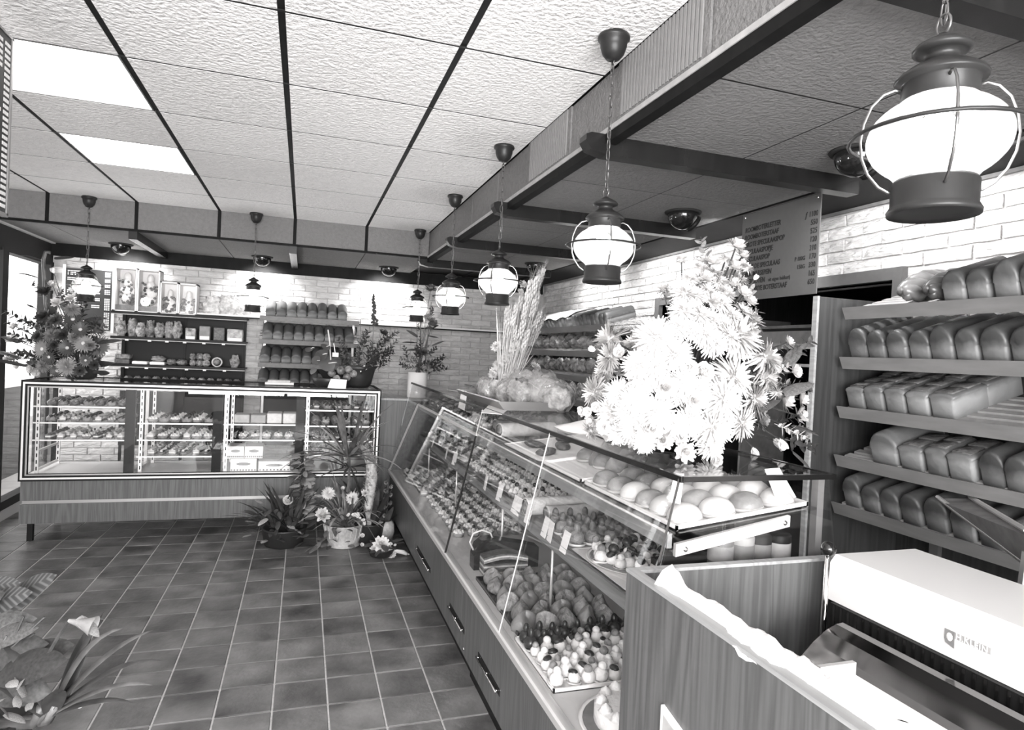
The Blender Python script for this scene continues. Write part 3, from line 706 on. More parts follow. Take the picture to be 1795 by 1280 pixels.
# ------------------------------------------------------------------ bread rack on the right wall
RX = 2.20
rack = thing('bread_rack', 'dark wood wall rack with five slanted-lip shelves full of bread', 'shelf', (2.35, 1.4, 0))
RY0, RY1 = .35, 2.155
MB().box(2.09, XR-.025, 2.20, 2.222, 0, 1.862).build('side_panel', 'wood_rack', rack)
MB().box(2.080, 2.092, 2.198, 2.224, 0, 1.864).build('panel_edging', 'wood_edge', rack)
MB().box(2.602, XR-.022, RY0, 2.20, 0, 1.78).build('back_panel', 'wood_rack', rack)
MB().box(2.09, XR-.022, RY0-.03, RY0, 0, 1.862).build('side_panel', 'wood_rack', rack)
for y in (2.0, 1.2, .6): MB().box(2.578, 2.604, y-.02, y+.02, 0, 1.80).build('rack_upright', 'alu_dull', rack)
TILT = math.radians(17); TT = math.tan(TILT)
ZL = [1.815, 1.605, 1.395, 1.188, .985]
for k, z in enumerate(ZL):
    MB().prism([(RX-.03, z+.002), (RX-.018, z+.002), (RX+.004, z-.046), (RX-.008, z-.048)], 'Y', RY0, RY1).build('lip_board', 'lip_board', rack)
    for j in range(6): MB().prism([(RX+.02+.052*j, z-.016+TT*(.02+.052*j)), (RX+.05+.052*j, z-.016+TT*(.05+.052*j)), (RX+.05+.052*j, z-.006+TT*(.05+.052*j)), (RX+.02+.052*j, z-.006+TT*(.02+.052*j))], 'Y', RY0, RY1-.01).build('shelf_slat', 'slat', rack)
    for y in (1.98, 1.72, .7): MB().prism([(RX+.0, z-.034), (2.58, z-.034+TT*.38), (2.58, z-.016+TT*.38), (RX, z-.016)], 'Y', y-.012, y+.012).build('shelf_bracket', 'alu_dull', rack)
def ycol(px, py, X=RX): return PX(px, py, X).y
def row(edges, py, k, meshes, label, group, L=.27, name='bread_loaf', xoff=0., jig=.006, back=False):
    for i in range(len(edges)-1):
        a, b = ycol(edges[i], py), ycol(edges[i+1], py); y = (a+b)/2; w_ = abs(a-b)
        me = meshes[i % len(meshes)]; bw = max(v.co.x for v in me.vertices)*2
        o = put(name, me, None, (RX+.01+(L/2+xoff)*math.cos(TILT)+U(0, jig), y, ZL[k]-.005+(L/2+xoff)*math.sin(TILT)), (TILT, 0, -PI/2+U(-.03, .03)), ((w_/bw)*1.0, U(.97, 1.02), U(.95, 1.05)))
        tag(o, label, 'bread', group)
z1 = lambda p: 1400+p/4.266
row([z1(p) for p in (690, 868)], 525, 0, [BRAID], 'dark glazed braided loaf at the doorway end of the top rack shelf', 'braids on the rack', .26, 'braided_loaf')
row([z1(p) for p in (880, 1062)], 525, 0, [BRAID], 'dark glazed braided loaf between another braid and the pale tin loaves', 'braids on the rack', .26, 'braided_loaf')
row([z1(p) for p in (1062, 1240, 1428, 1640, 1850, 2080, 2330)], 520, 0, LOAF, 'tall round-topped tin loaf on the top shelf of the wall rack', 'tin loaves on the top rack shelf')
row([z1(p) for p in (360, 508, 652, 808, 972, 1160, 1352, 1570, 1800, 2040, 2300)], 615, 1, LOAF[:2], 'round-topped tin loaf in the full row on the second rack shelf', 'tin loaves on the second rack shelf')
row([z1(p) for p in (352, 490, 640, 796, 970, 1170)], 700, 2, LFLAT, 'flat-topped square loaf in front on the third rack shelf', 'square loaves on the third rack shelf', .18)
row([z1(p) for p in (352, 490, 640, 796, 970, 1170)], 700, 2, LFLAT, 'flat-topped square loaf behind another one on the third rack shelf', 'rear square loaves on the third rack shelf', .18, xoff=.184, jig=.001)
row([z1(p) for p in (515, 740)], 790, 3, [LOAF[2]], 'wide crusty loaf at the doorway end of the fourth rack shelf', 'breads on the fourth rack shelf')
row([z1(p) for p in (740, 935, 1112, 1325)], 800, 3, LFLAT, 'square loaf with pale front edge on the fourth rack shelf', 'square loaves on the fourth rack shelf', .18)
row([z1(p) for p in (1330, 1535, 1760, 2000, 2250)], 830, 3, LOAF, 'round-topped loaf past the square ones on the fourth rack shelf', 'round loaves on the fourth rack shelf')
row([z1(p) for p in (315, 450, 605, 762, 935, 1135, 1340, 1560, 1800, 2050)], 880, 4, [LOAF[0], LFLAT[0]][:1] + [LOAF[1]], 'tin loaf in the jumbled row on the lowest rack shelf', 'tin loaves on the lowest rack shelf')
# ------------------------------------------------------------------ wooden box round the slicer, slicing machine
bx = thing('slicer_cabinet', 'open-topped wood veneer box around the bread slicer, beside the glass counter', 'cabinet', (1.2, .8, 0))
ZB = 1.04
MB().box(.775, .797, -.6, 1.385, 0, ZB-.006).build('side_panel', 'wood_box', bx); MB().box(.7735, .799, -.6, 1.387, ZB-.008, ZB).build('edging', 'wood_edge', bx)
MB().box(.797, 1.72, 1.365, 1.385, 0, ZB-.006).build('rear_panel', 'wood_box', bx); MB().box(.799, 1.72, 1.363, 1.387, ZB-.008, ZB).build('edging', 'wood_edge', bx)
MB().box(.797, 1.72, -.6, 1.365, .60, .62).build('inner_floor', 'wood_cab', bx)
sl = thing('bread_slicer', 'bread slicing machine with white enamel hood, dark steel cover and ball-topped lever', 'machine', (1.4, .8, .62))
HX = 1.30
hb = [(HX, .965), (HX, 1.055), (HX+.02, 1.078), (HX+.29, 1.078), (HX+.31, 1.055), (HX+.31, .965)]
MB().prism(hb, 'Y', .05, 1.285).build('hood', 'enamel', sl)
MB().box(HX+.02, HX+.30, .06, 1.30, .62, .962).build('body', 'soft_black', sl)
MB().box(HX+.31, HX+.33, .05, 1.29, .9, 1.06).build('hood_rear', 'steel_dark', sl)
MB().box(HX-.012, HX+.02, .06, 1.262, .76, .964).build('blade_frame', 'black', sl)
bl = MB(); y = .08
while y < 1.25: bl.box(HX-.014, HX-.011, y, y+.007, .90, .962); y += .022
bl.build('blades', 'steel_dark', sl, kind='stuff')
cv = MB(); prof = [(HX-.035, .942), (HX-.05, .948), (HX-.07, .946), (HX-.10, .934), (HX-.135, .910), (HX-.17, .878), (HX-.20, .842), (HX-.225, .80), (HX-.235, .75), (HX-.035, .75)]
cv.prism(prof, 'Y', .06, 1.185); cv.build('steel_cover', 'steel_polished', sl)
p = PY(1463, 1131, 1.20); MB().ell(tuple(p), .016, .014, .016, 14, 10).build('cover_bolt', 'chrome', sl, True)
pt = PY(1452, 965, 1.21); pb = PY(1437, 1172, 1.21)
MB().tube([tuple(pb), tuple(pt)], [.0075, .006], 10).build('lever', 'chrome', sl, True)
MB().ell(tuple(pt+Vector((0, 0, .004))), .018, .018, .018, 18, 12).build('lever_ball', 'gloss_black', sl, True)
MB().ell(tuple(pb), .016, .016, .016, 12, 8).build('lever_pivot', 'soft_black', sl, True)
MB().tube([tuple(pb), tuple(PY(1490, 1209, 1.0))], .006, 8).build('lever_rod', 'chrome', sl, True)
tr = MB().prism([(.93, .915), (.935, .925), (1.07, .925), (1.075, .94), (1.08, .94), (1.08, .915)], 'Y', .1, .985).build('slide_tray', 'white', sl)
for px_, py_ in ((1533, 1248), (1583, 1270)):
    q = PZ(px_, py_, .925); MB().lathe([(.012, 0), (.012, .0015), (.002, .0018)], 14, (q.x, q.y, .925)).build('tray_hole', 'black', tr)
MB().box(.99, 1.08, .985, .995, .90, .965).build('tray_end', 'alu_bright', sl)
def MX(y, z, rz=-PI/2, x=HX-.0012):  # lettering on a face looking to -x: reads towards -y
    return Matrix(((0, 0, -1, x), (-1, 0, 0, y), (0, 1, 0, z), (0, 0, 0, 1)))
la, lb = PX(1657, 1101, HX), PX(1737, 1147, HX)
lw = abs(la.y-lb.y); lz = la.z
pl = MB().prism([(la.y, lz), (la.y-lw*.23, lz), (la.y-lw*.23, lz-.034), (la.y-lw*.03, lz-.028), (la.y, lz-.02)], 'X', HX-.0015, HX).build('maker_shield', 'grey_mid', sl, label='small grey shield emblem on the white hood')
MB().ell((HX-.0014, la.y-lw*.115, lz-.014), .0012, .007, .009, 12, 6).build('shield_face', 'white', pl, True)
MB().box(HX-.001, HX, la.y-lw, la.y-lw*.23, lz-.013, lz).build('name_strip', 'grey_light', sl)
text('H.KLEIN', .0165, 'white', sl, MX(la.y-lw*.25, lz-.0122, x=HX-.0016), ext=.0003, spacing=1.12, bold=.0003)
# white cloth lying over the box edge
cl = MB(); nu, nv = 40, 9
path = [(1172, 1012), (1215, 1016), (1240, 1048), (1300, 1092), (1340, 1118), (1372, 1150), (1405, 1178), (1440, 1205), (1500, 1262), (1560, 1320)]
wd = [.032, .036, .022, .030, .042, .034, .026, .024, .022, .02]
for i in range(nu+1):
    t = i/nu*(len(path)-1); k = min(int(t), len(path)-2); fr_ = t-k
    x = path[k][0]*(1-fr_)+path[k+1][0]*fr_; y = path[k][1]*(1-fr_)+path[k+1][1]*fr_; ww = wd[k]*(1-fr_)+wd[k+1]*fr_
    q = PZ(x, y, ZB+.012)
    for j in range(nv):
        s = j/(nv-1)*2-1; xx = .800+s*ww*1.55+.032
        z = ZB+.003+.012*max(0, 1-abs(s)*1.1)+.004*math.sin(i*.9+j*1.1)+.003*math.sin(i*2.3+j*.7)-max(0, s-.15)*.05-max(0, -s-.6)*.03+(.03*max(0, 1-i/5)*(1-abs(s)))
        cl.v.append((xx, q.y, z))
for i in range(nu):
    for j in range(nv-1): b0 = i*nv+j; cl.f.append((b0, b0+1, b0+nv+1, b0+nv)); cl.m.append(0)
c_ = cl.build('paper_cloth', 'cloth', None, True); tag(c_, 'crumpled white cloth draped along the edge of the slicer box', 'cloth')
sm = c_.modifiers.new('thickness', 'SOLIDIFY'); sm.thickness = .004
# framed card leaning at the foot of the box panel
fc = thing('framed_card', 'small white-framed card fixed low on the wood box side', 'card', (.77, 1.22, .62))
a = PX(1163, 1235, .773); MB().prism([(a.y, a.z), (a.y-.10, a.z-.02), (a.y-.10, a.z-.13), (a.y, a.z-.11)], 'X', .767, .7765).build('frame', 'white', fc); MB().prism([(a.y-.012, a.z-.015), (a.y-.09, a.z-.032), (a.y-.09, a.z-.12), (a.y-.012, a.z-.10)], 'X', .7655, .768).build('picture', 'grey_light', fc)
# metal chute leaning from the rack to the slicer
ch = thing('metal_chute', 'tilted metal bread chute with pale rims in front of the lowest rack shelf', 'chute', (2.0, 1.4, 1.0))
A0, A1 = PY(1643, 874, 1.70), PY(1700, 874, 1.62); B0, B1 = PY(1800, 992, 1.22), PY(1800, 935, 1.16)
def lerp(a, b, t): return a+(b-a)*t
c2 = MB().add([tuple(A0), tuple(A1), tuple(B1), tuple(B0), tuple(A0-Vector((0, 0, .006))), tuple(A1-Vector((0, 0, .006))), tuple(B1-Vector((0, 0, .006))), tuple(B0-Vector((0, 0, .006)))], [(0, 1, 2, 3), (7, 6, 5, 4), (0, 4, 5, 1), (2, 6, 7, 3), (1, 5, 6, 2), (3, 7, 4, 0)])
c2.build('bed', 'grey_mid', ch)
for a, b in ((A0, B0), (A1, B1)): MB().tube([tuple(a+Vector((0, 0, .006))), tuple(b+Vector((0, 0, .006)))], .0075, 6).build('rim', 'alu_bright', ch)
MB().tube([tuple(lerp(A0, A1, .5)+Vector((0, 0, -.005))), (lerp(A0, A1, .5).x+.06, lerp(A0, A1, .5).y, .97)], .008, 6).build('hook', 'alu_dull', ch)
MB().tube([tuple(lerp(B0, B1, .5)+Vector((0, 0, -.005))), (lerp(B0, B1, .5).x-.05, lerp(B0, B1, .5).y, .6), (lerp(B0, B1, .5).x-.05, lerp(B0, B1, .5).y, 0)], .012, 6).build('leg', 'alu_dull', ch)
# ------------------------------------------------------------------ signs
sg = thing('price_sign', 'grey hanging price sign with hand-lettered black biscuit names and prices', 'sign', (2.22, 2.64, 1.90))
SY0, SY1, SZ0, SZ1, SX = 2.915, 2.365, 1.897, 2.358, 2.226
MB().box(SX, SX+.006, SY1, SY0, SZ0, SZ1).build('board', 'sign_grey', sg)
for y in (SY1+.02, SY0-.02): MB().ell((SX-.001, y, SZ1-.015), .003, .006, .006, 8, 6).build('screw', 'chrome', sg)
rows = [('ROOMBOTERLETTER', '\u0192 1100'), ('ROOMBOTERSTAAF', '550'), ('GROTE SPECULAASPOP', '525'), ('SPECULAASPOPJE', '120'), ('SPECULAASPOP', '310'), ('GEVULDE SPECULAAS', '170'), ('UNIK MARSEPEIN', '330'), ('PEPERNOTEN', '165'), ('SUIKERVRYE BOTERSTAAF', '650')]
for k, (a, b) in enumerate(rows):
    z = SZ1-.098-.0395*k
    text(a, .036, 'ink', sg, MX(SY0-.028, z, x=SX-.0008) @ Matrix.Diagonal((.80, 1, 1, 1)), spacing=.98, bold=.0008, shear=.05)
    text(b, .036, 'ink', sg, MX(SY1+.012, z, x=SX-.0008) @ Matrix.Diagonal((.80, 1, 1, 1)), ax='RIGHT', bold=.0004, shear=.05)
for s, k, y in (('P 100G', 5, .078), ('150G', 6, .078)):
    text(s, .028, 'ink', sg, MX(SY1+y, SZ1-.098-.0395*k, x=SX-.0008) @ Matrix.Diagonal((.8, 1, 1, 1)), ax='RIGHT', bold=.0004)
text('uit eigen bakkerij', .028, 'ink', sg, MX(SY0-.225, SZ1-.098-.0395*7, x=SX-.0008) @ Matrix.Diagonal((.8, 1, 1, 1)))
def lettered(b, rows_, place):
    for i in range(rows_): place(b, i)
pbd = thing('price_board', 'black felt price board with rows of small white letters on the back wall', 'sign', (-1.94, YB-.03, 1.6))
MB().box(-2.135, -1.755, YB-.032, YB-.022, 1.59, 2.158).build('board', 'board_black', pbd)
MB().box(-1.755, -1.73, YB-.034, YB-.022, 1.57, 2.19).build('board_frame', 'alu_bright', pbd)
MB().box(-2.16, -2.135, YB-.034, YB-.022, 1.57, 2.19).build('board_frame', 'alu_bright', pbd)
b = MB(); random.seed(5)
for i in range(33):
    z = 2.14-.0165*i
    if i not in (3, 6, 9, 13, 14, 22): 
        for k in range(3): b.box(-1.815+.016*k, -1.803+.016*k, YB-.0335, YB-.0318, z-.011, z)
    if i in (0, 1, 2, 4, 5, 8, 10, 11, 12, 16, 17, 19, 20, 27, 28, 30):
        x = -2.12; n = random.randint(5, 15)
        for k in range(n):
            if R() > .15: b.box(x, x+.0085, YB-.0335, YB-.0318, z-.010, z)
            x += .0115
    if i in (10, 12, 15, 16, 19, 20): 
        x = -1.92
        for k in range(6): b.box(x, x+.0085, YB-.0335, YB-.0318, z-.010, z); x += .0115
b.build('small_letters', 'letter_white', pbd, kind='stuff')
hbd = thing('hanging_price_board', 'dark letter board with columns of white prices hanging from the ceiling beside a light panel', 'sign', (-1.0, 2.3, 1.95))
e0, e1 = PX(20, 70, -1.0), PX(11, 375, -1.0)
MB().box(-1.012, -1.0, 1.75, e0.y, e1.z, e0.z).build('board', 'board_black', hbd)
MB().box(-1.014, -.996, e0.y, e0.y+.012, e1.z-.005, e0.z+.005).build('board_frame', 'alu_dull', hbd)
MB().box(-1.014, -.996, 1.75, e0.y+.012, e1.z-.012, e1.z).build('board_frame', 'alu_dull', hbd)
MB().box(-1.014, -.996, 1.75, e0.y+.012, e0.z, e0.z+.008).build('board_frame', 'alu_dull', hbd)
for y in (1.85, 2.55): MB().tube([(-1.006, y, e0.z), (-1.006, y, ZC+.004)], .003, 6).build('hanger', 'wire', hbd)
b = MB(); hh = e0.z-e1.z
for i in range(27):
    z = e0.z-.02-(hh-.03)*i/27
    for k in range(3): b.box(-.9998, -.9985, e0.y-.017-.014*k, e0.y-.006-.014*k, z-.015, z-.003)
    if i < 5 or R() < .3:
        for k in range(3): b.box(-.9998, -.9985, e0.y-.075-.014*k, e0.y-.064-.014*k, z-.015, z-.003)
b.build('price_digits', 'letter_white', hbd, kind='stuff')
# ------------------------------------------------------------------ shelves on the back wall
SHY = 6.70
gs = thing('goods_shelf', 'dark metal wall shelf unit with four shelves of bagged biscuits behind the cabinet', 'shelf', (-1.1, 6.85, 0))
GX0, GX1 = -1.685, -.535
GZ = [1.775, 1.545, 1.29, 1.075]
MB().box(GX0+.03, GX1-.02, YB-.045, YB-.03, .5, 1.76).build('back_panel', 'shelf_dark', gs)
for x in (GX0+.05, (GX0+GX1)/2, GX1-.05): MB().box(x-.012, x+.012, YB-.06, YB-.045, .3, 1.78).build('upright', 'black', gs)
for k, z in enumerate(GZ):
    MB().box(GX0, GX1, SHY, YB-.06, z-.012, z).build('shelf_board', 'shelf_dark', gs)
    MB().box(GX0, GX1, SHY-.012, SHY, z-.028, z+.002).build('shelf_front', 'shelf_dark', gs)
    MB().box(GX0, GX1, SHY-.015, SHY-.011, z-.028, z-.021).build('label_rail', 'grey_light', gs)
    if k in (1, 2):
        for j in range(6): x = GX0+.16+j*.16+U(-.03, .03); MB().box(x-.012, x+.016, SHY-.018, SHY-.014, z-.038, z-.024).build('shelf_ticket', 'paper', gs)
bs = thing('bread_shelf', 'wall shelf unit with pale sloping lips holding rows of small loaves behind the cabinet', 'shelf', (.05, 6.85, 0))
BX0, BX1 = -.42, .53; TLB = math.radians(24); TB = math.tan(TLB)
BZ = [1.805, 1.575, 1.345, 1.115]
MB().box(BX0+.02, BX1, YB-.04, YB-.028, .5, 1.76).build('back_panel', 'shelf_dark', bs)
for x in (BX0+.04, BX1-.04): MB().box(x-.012, x+.012, YB-.06, YB-.04, .3, 1.80).build('upright', 'alu_dull', bs)
for z in BZ:
    MB().prism([(SHY-.012, z+.008), (SHY-.002, z+.008), (SHY+.008, z-.034), (SHY-.002, z-.036)], 'X', BX0, BX1).build('lip_board', 'lip_board', bs)
    for j in range(4): MB().prism([(SHY+.02+.06*j, z-.012+TB*(.02+.06*j)), (SHY+.05+.06*j, z-.012+TB*(.05+.06*j)), (SHY+.05+.06*j, z-.002+TB*(.05+.06*j)), (SHY+.02+.06*j, z-.002+TB*(.02+.06*j))], 'X', BX0, BX1+.02).build('shelf_slat', 'grey_light', bs)
for k, n in enumerate((8, 9, 9, 6)):
    for i in range(n):
        x = -.335+.098*i + (.01 if k == 0 else 0)-.012*k
        o = put('bread_loaf', LSMALL[(i+k) % 2], None, (x, SHY+.008+.12*math.cos(TLB), BZ[k]+.002+.12*math.sin(TLB)), (TLB, 0, U(-.03, .03)), (1.06, .95, U(.88, .98)))
        tag(o, 'small round-topped loaf standing in the row on the %s shelf of the back-wall bread shelves' % ('top', 'second', 'third', 'lowest')[k], 'bread', 'small loaves, back shelf row %d' % (k+1))
# boxed gifts on top shelf
def gift(x0, x1, h, kind, label):
    t = thing('gift_box', label, 'box', ((x0+x1)/2, SHY+.10, GZ[0]))
    y0, y1 = SHY+.01, SHY+.17; z0 = GZ[0]+.0005
    MB().box(x0, x0+.012, y0, y1, z0, z0+h).box(x1-.012, x1, y0, y1, z0, z0+h).box(x0, x1, y0, y1, z0+h-.012, z0+h).box(x0, x1, y0, y1, z0, z0+.010).box(x0, x1, y1-.01, y1, z0, z0+h).build('box', 'white', t)
    cx = (x0+x1)/2; wv = (x1-x0)/2-.014
    if kind: MB().box(x0+.012, x1-.012, y0+.012, y0+.05, z0+.010, z0+.06).build('base', 'grey_mid', t)
    zb = z0+(.06 if kind else .012)
    f = MB()
    for (r, zz, ry) in ((.85, .10, .05), (.95, .20, .05), (.6, .31, .045), (.45, .40, .04)):
        zc = zb+(h-.07)*zz/.46*.9
        f.ell((cx, y0+.075, zc), wv*r*.85, ry, .055 if zz < .3 else .045, 12, 8)
    f.build('figure', 'cream', t, True, label='pale marbled figure inside the box')
    g = MB()
    for q in range(34): g.ell((cx+U(-.8, .8)*wv, y0+.03+U(0, .02), zb+U(.03, .75)*(h-.1)), .014, .01, .012, 6, 4)
    g.build('decoration', 'pastry_dark', t, kind='stuff')
    MB().box(x0+.01, x1-.01, y0+.001, y0+.003, z0+.01, z0+h-.012).build('window', 'glass', t)
gift(-1.675, -1.49, .405, 1, 'tall white window box with a pale figure, next to the black price board')
gift(-1.487, -1.302, .400, 1, 'tall white window box with a pale figure, next to a lower gift box')
gift(-1.298, -1.145, .300, 0, 'lower white window box with a spotted figure, touching a tall gift box')
gift(-1.142, -.985, .295, 0, 'lower white window box with a spotted figure, next to the pale paper bags')
# bags
def bag_mesh(name, W, H, T, m, seed, tie=True, ntop=.4):
    random.seed(seed); ph = [U(0, 6) for _ in range(6)]; b = MB()
    def fn(p, phi, t):
        s = phi/(PI/2)
        x = W/2*(1 if abs(math.cos(t)) > 1 else 1)*math.copysign(abs(math.cos(t))**.6, math.cos(t)); y = T/2*math.copysign(abs(math.sin(t))**.7, math.sin(t))
        prof = (math.cos(max(-1.2, phi))**.35 if s < .45 else .74-.25*(s-.45)+.1*math.sin(4*t+ph[4])) if tie else max(.05, math.cos(phi))**.3
        k = 1+.10*math.sin(3*t+ph[0])*math.sin(4*phi+ph[1])+.07*math.sin(7*t+ph[2]+5*phi)
        return Vector((x*prof*k, y*prof*k, H*(s+1)/2*(1+.04*math.sin(5*t+ph[3])*(s > .5))))
    b.ell((0, 0, 0), 1, 1, 1, 18, 12, fn=fn); random.seed(seed+100)
    return b.mesh(name, m, True)
BG = [bag_mesh('bag%d' % k, .12, .17, .09, 'bagged', 60+k) for k in range(4)]
BGW = [bag_mesh('bagw%d' % k, .20, .22, .12, 'bagged_pale', 80+k) for k in range(3)]
BGP = [bag_mesh('bagp%d' % k, .11, .11, .09, 'bagged', 90+k, False) for k in range(3)]
for i, x in enumerate((-.86, -.72, -.60)):
    tag(put('paper_bag', BGW[i], None, (x, SHY+.12, GZ[0]), (0, 0, U(-.4, .4)), U(.85, 1.0)), 'crumpled pale translucent goods bag on the top goods shelf beside the gift boxes', 'bag', 'pale bags on the top goods shelf')
xs = [-1.615, -1.53, -1.455, -1.38, -1.30, -1.225, -1.15]
for i, x in enumerate(xs):
    tag(put('biscuit_bag', BG[i % 4], None, (x, SHY+.07+.02*(i % 2), GZ[1]), (0, 0, U(-.3, .3)), (.75, .9, U(.75, 1.0))), 'shiny cellophane bag of biscuits on the second goods shelf', 'bag', 'biscuit bags on the second goods shelf')
def carton(x0, x1, z, h, y0, d, m, label, grp=None, name='biscuit_packet', lid=None):
    t = thing(name, label, 'packet', ((x0+x1)/2, y0+d/2, z), grp)
    MB().cbox(x0, x1, y0, y0+d, z+.0005, z+h, .006).build('packet', m, t)
    if lid: MB().cbox(x0+.004, x1-.004, y0-.002, y0+d, z+.0005, z+h*.3, .004).build('tray', lid, t)
    return t
carton(-1.075, -.985, GZ[1], .11, SHY+.03, .09, 'bagged', 'clear packet in a white tray on the second goods shelf', None, lid='paper')
carton(-.955, -.86, GZ[1], .135, SHY+.03, .10, 'grey_mid', 'plain tall grey packet with white foot on the second goods shelf', None, lid='paper')
carton(-.835, -.735, GZ[1], .13, SHY+.05, .10, 'pastry_dark', 'dark tall packet on the second goods shelf', None)
carton(-.71, -.57, GZ[1], .12, SHY+.02, .12, 'cellophane_grey', 'wide speckled packet at the bread-shelf end of the second goods shelf', None, lid='paper')
carton(-1.655, -1.53, GZ[2], .045, SHY+.02, .13, 'pastry_dark', 'dark flat packet at the bottom of a pair on the third goods shelf', None)
carton(-1.65, -1.525, GZ[2]+.046, .045, SHY+.02, .12, 'bagged', 'shiny dark packet lying on a flat dark one, third goods shelf', None)
carton(-1.51, -1.385, GZ[2], .03, SHY+.02, .12, 'paper', 'flat white packet alone on the third goods shelf', None)
carton(-1.365, -1.24, GZ[2], .03, SHY+.02, .12, 'paper', 'flat white packet under a striped roll on the third goods shelf', None)
o = put('biscuit_roll', BGP[0], None, (-1.30, SHY+.08, GZ[2]+.031), (0, 0, .1), (1.1, .9, .5)); tag(o, 'striped biscuit roll lying on a flat white packet, third goods shelf', 'packet')
for i, x in enumerate((-1.185, -1.10)): tag(put('biscuit_bag', BGP[i], None, (x, SHY+.08, GZ[2]), (0, 0, i), (.85, .9, .55)), 'low bag of mixed sweets on the third goods shelf', 'bag', 'low bags on the third goods shelf')
for i, x in enumerate((-1.005, -.945, -.89)):
    for j in range(2): tag(put('biscuit_bag', BGP[(i+j) % 3], None, (x, SHY+.07, GZ[2]+.062*j), (0, 0, i), (.52, .8, .58)), 'small round packet in the piled block on the third goods shelf', 'packet', 'piled packets on the third goods shelf')
tn = thing('round_tin', 'round tin standing on edge on the third goods shelf', 'tin', (-.79, SHY+.06, GZ[2]))
MB().lathe([(.044, -.03), (.048, -.03), (.048, .03), (.044, .03)], 20, (-.79, SHY+.06, GZ[2]+.048), M=Matrix.Rotation(PI/2, 4, 'X')).build('tin', 'grey_light', tn, True)
MB().lathe([(.036, -.0305), (.001, -.031)], 20, (-.79, SHY+.06, GZ[2]+.048), M=Matrix.Rotation(-PI/2, 4, 'X')).build('lid_picture', 'pastry', tn, True)
o = put('sweet_jar', BG[0], None, (-.635, SHY+.07, GZ[2]), (0, 0, 0), (.75, .8, .72)); tag(o, 'jar-like bag with printed label at the end of the third goods shelf', 'bag')
for i in range(14):
    tag(put('biscuit_bag', BGP[i % 3], None, (-1.625+.078*i, SHY+.07, GZ[3]), (0, 0, i), (.68, .8, .95)), 'small round-topped bag in the row on the lowest goods shelf', 'bag', 'small bags on the lowest goods shelf')
# ------------------------------------------------------------------ far bread shelves on the right wall
fs = thing('bread_shelf', 'long wall shelves past the doorway with dark wrapped bread behind the dried wheat', 'shelf', (2.38, 5.5, 0))
FY0, FY1 = 4.42, 6.82
MB().box(XR-.035, XR-.022, FY0, FY1, .4, 1.76).build('back_panel', 'shelf_dark', fs)
for y in (FY0+.05, 5.6, FY1-.05): MB().box(2.53, 2.546, y-.015, y+.015, .3, 1.80).build('upright', 'alu_dull', fs)
for z in ZL[:4]:
    MB().prism([(RX-.02, z+.002), (RX-.008, z+.002), (RX+.01, z-.046), (RX-.002, z-.048)], 'Y', FY0, FY1).build('lip_board', 'lip_board', fs)
    for j in range(5): MB().prism([(RX+.02+.06*j, z-.016+TT*(.02+.06*j)), (RX+.055+.06*j, z-.016+TT*(.055+.06*j)), (RX+.055+.06*j, z-.006+TT*(.055+.06*j)), (RX+.02+.06*j, z-.006+TT*(.02+.06*j))], 'Y', FY0, FY1).build('shelf_slat', 'slat', fs)
random.seed(21)
for i in range(9):
    tag(put('round_loaf', LOAF[i % 3], None, (RX+.15, 4.50+.078*i, ZL[0]+.036), (TILT, 0, -PI/2), (.78, .95, .82)), 'dark-ended round loaf in the row at the doorway end of the far top shelf', 'bread', 'round loaves on the far top shelf')
for i in range(16):
    tag(put('bread_loaf', LSMALL[i % 2], None, (RX+.14, 5.26+.085*i, ZL[0]+.034), (TILT, 0, -PI/2+U(-.05, .05)), (.95, 1, U(.75, .95))), 'grey crusted loaf packed tight on the far top shelf, under white paper', 'bread', 'loaves under paper on the far top shelf')
b = MB(); n = 24
for i in range(n+1):
    y = 5.25+1.36*i/n
    for j in range(4): b.v.append((RX-.005+.10*j, y, ZL[0]+.095+.030*j+.012*math.sin(i*1.1+j)+(.01 if j else -.012)))
for i in range(n):
    for j in range(3): q = i*4+j; b.f.append((q, q+1, q+5, q+4)); b.m.append(0)
o = b.build('paper_sheet', 'paper', None, True); tag(o, 'long sheet of white paper spread over the loaves on the far top shelf', 'paper'); o.modifiers.new('t', 'SOLIDIFY').thickness = .002
for k in (1, 2, 3):
    for i in range(13):
        tag(put('wrapped_bread', BGP[i % 3], None, (RX+.13, 4.55+.172*i, ZL[k]+.02), (0, 0, U(0, 3)), (1.4, 1.3, U(1.0, 1.3))), 'cellophane-wrapped dark bread on the %s of the far wall shelves' % ('second shelf', 'third shelf', 'lowest shelf')[k-1], 'bread', 'wrapped breads, far shelf %d' % (k+1))
# things in the dark passage
ps = thing('passage_shelf', 'dim shelf with a pale box seen through the dark doorway under the grey sign', 'shelf', (XR+.7, 3.1, 1.4))
MB().box(XR+.5, XR+.9, 2.6, 4.0, 1.56, 1.58).build('board', 'grey_mid', ps); MB().box(XR+.5, XR+.9, 2.6, 4.0, 1.82, 1.84).build('board', 'grey_mid', ps)
MB().box(XR+.5, XR+.52, 3.0, 3.9, 1.68, 1.80).build('drawer', 'grey_light', ps); MB().box(XR+.5, XR+.9, 2.58, 2.6, 0, 1.9).build('side', 'grey_mid', ps); MB().box(XR+.5, XR+.9, 4.0, 4.02, 0, 1.9).build('side', 'grey_mid', ps)
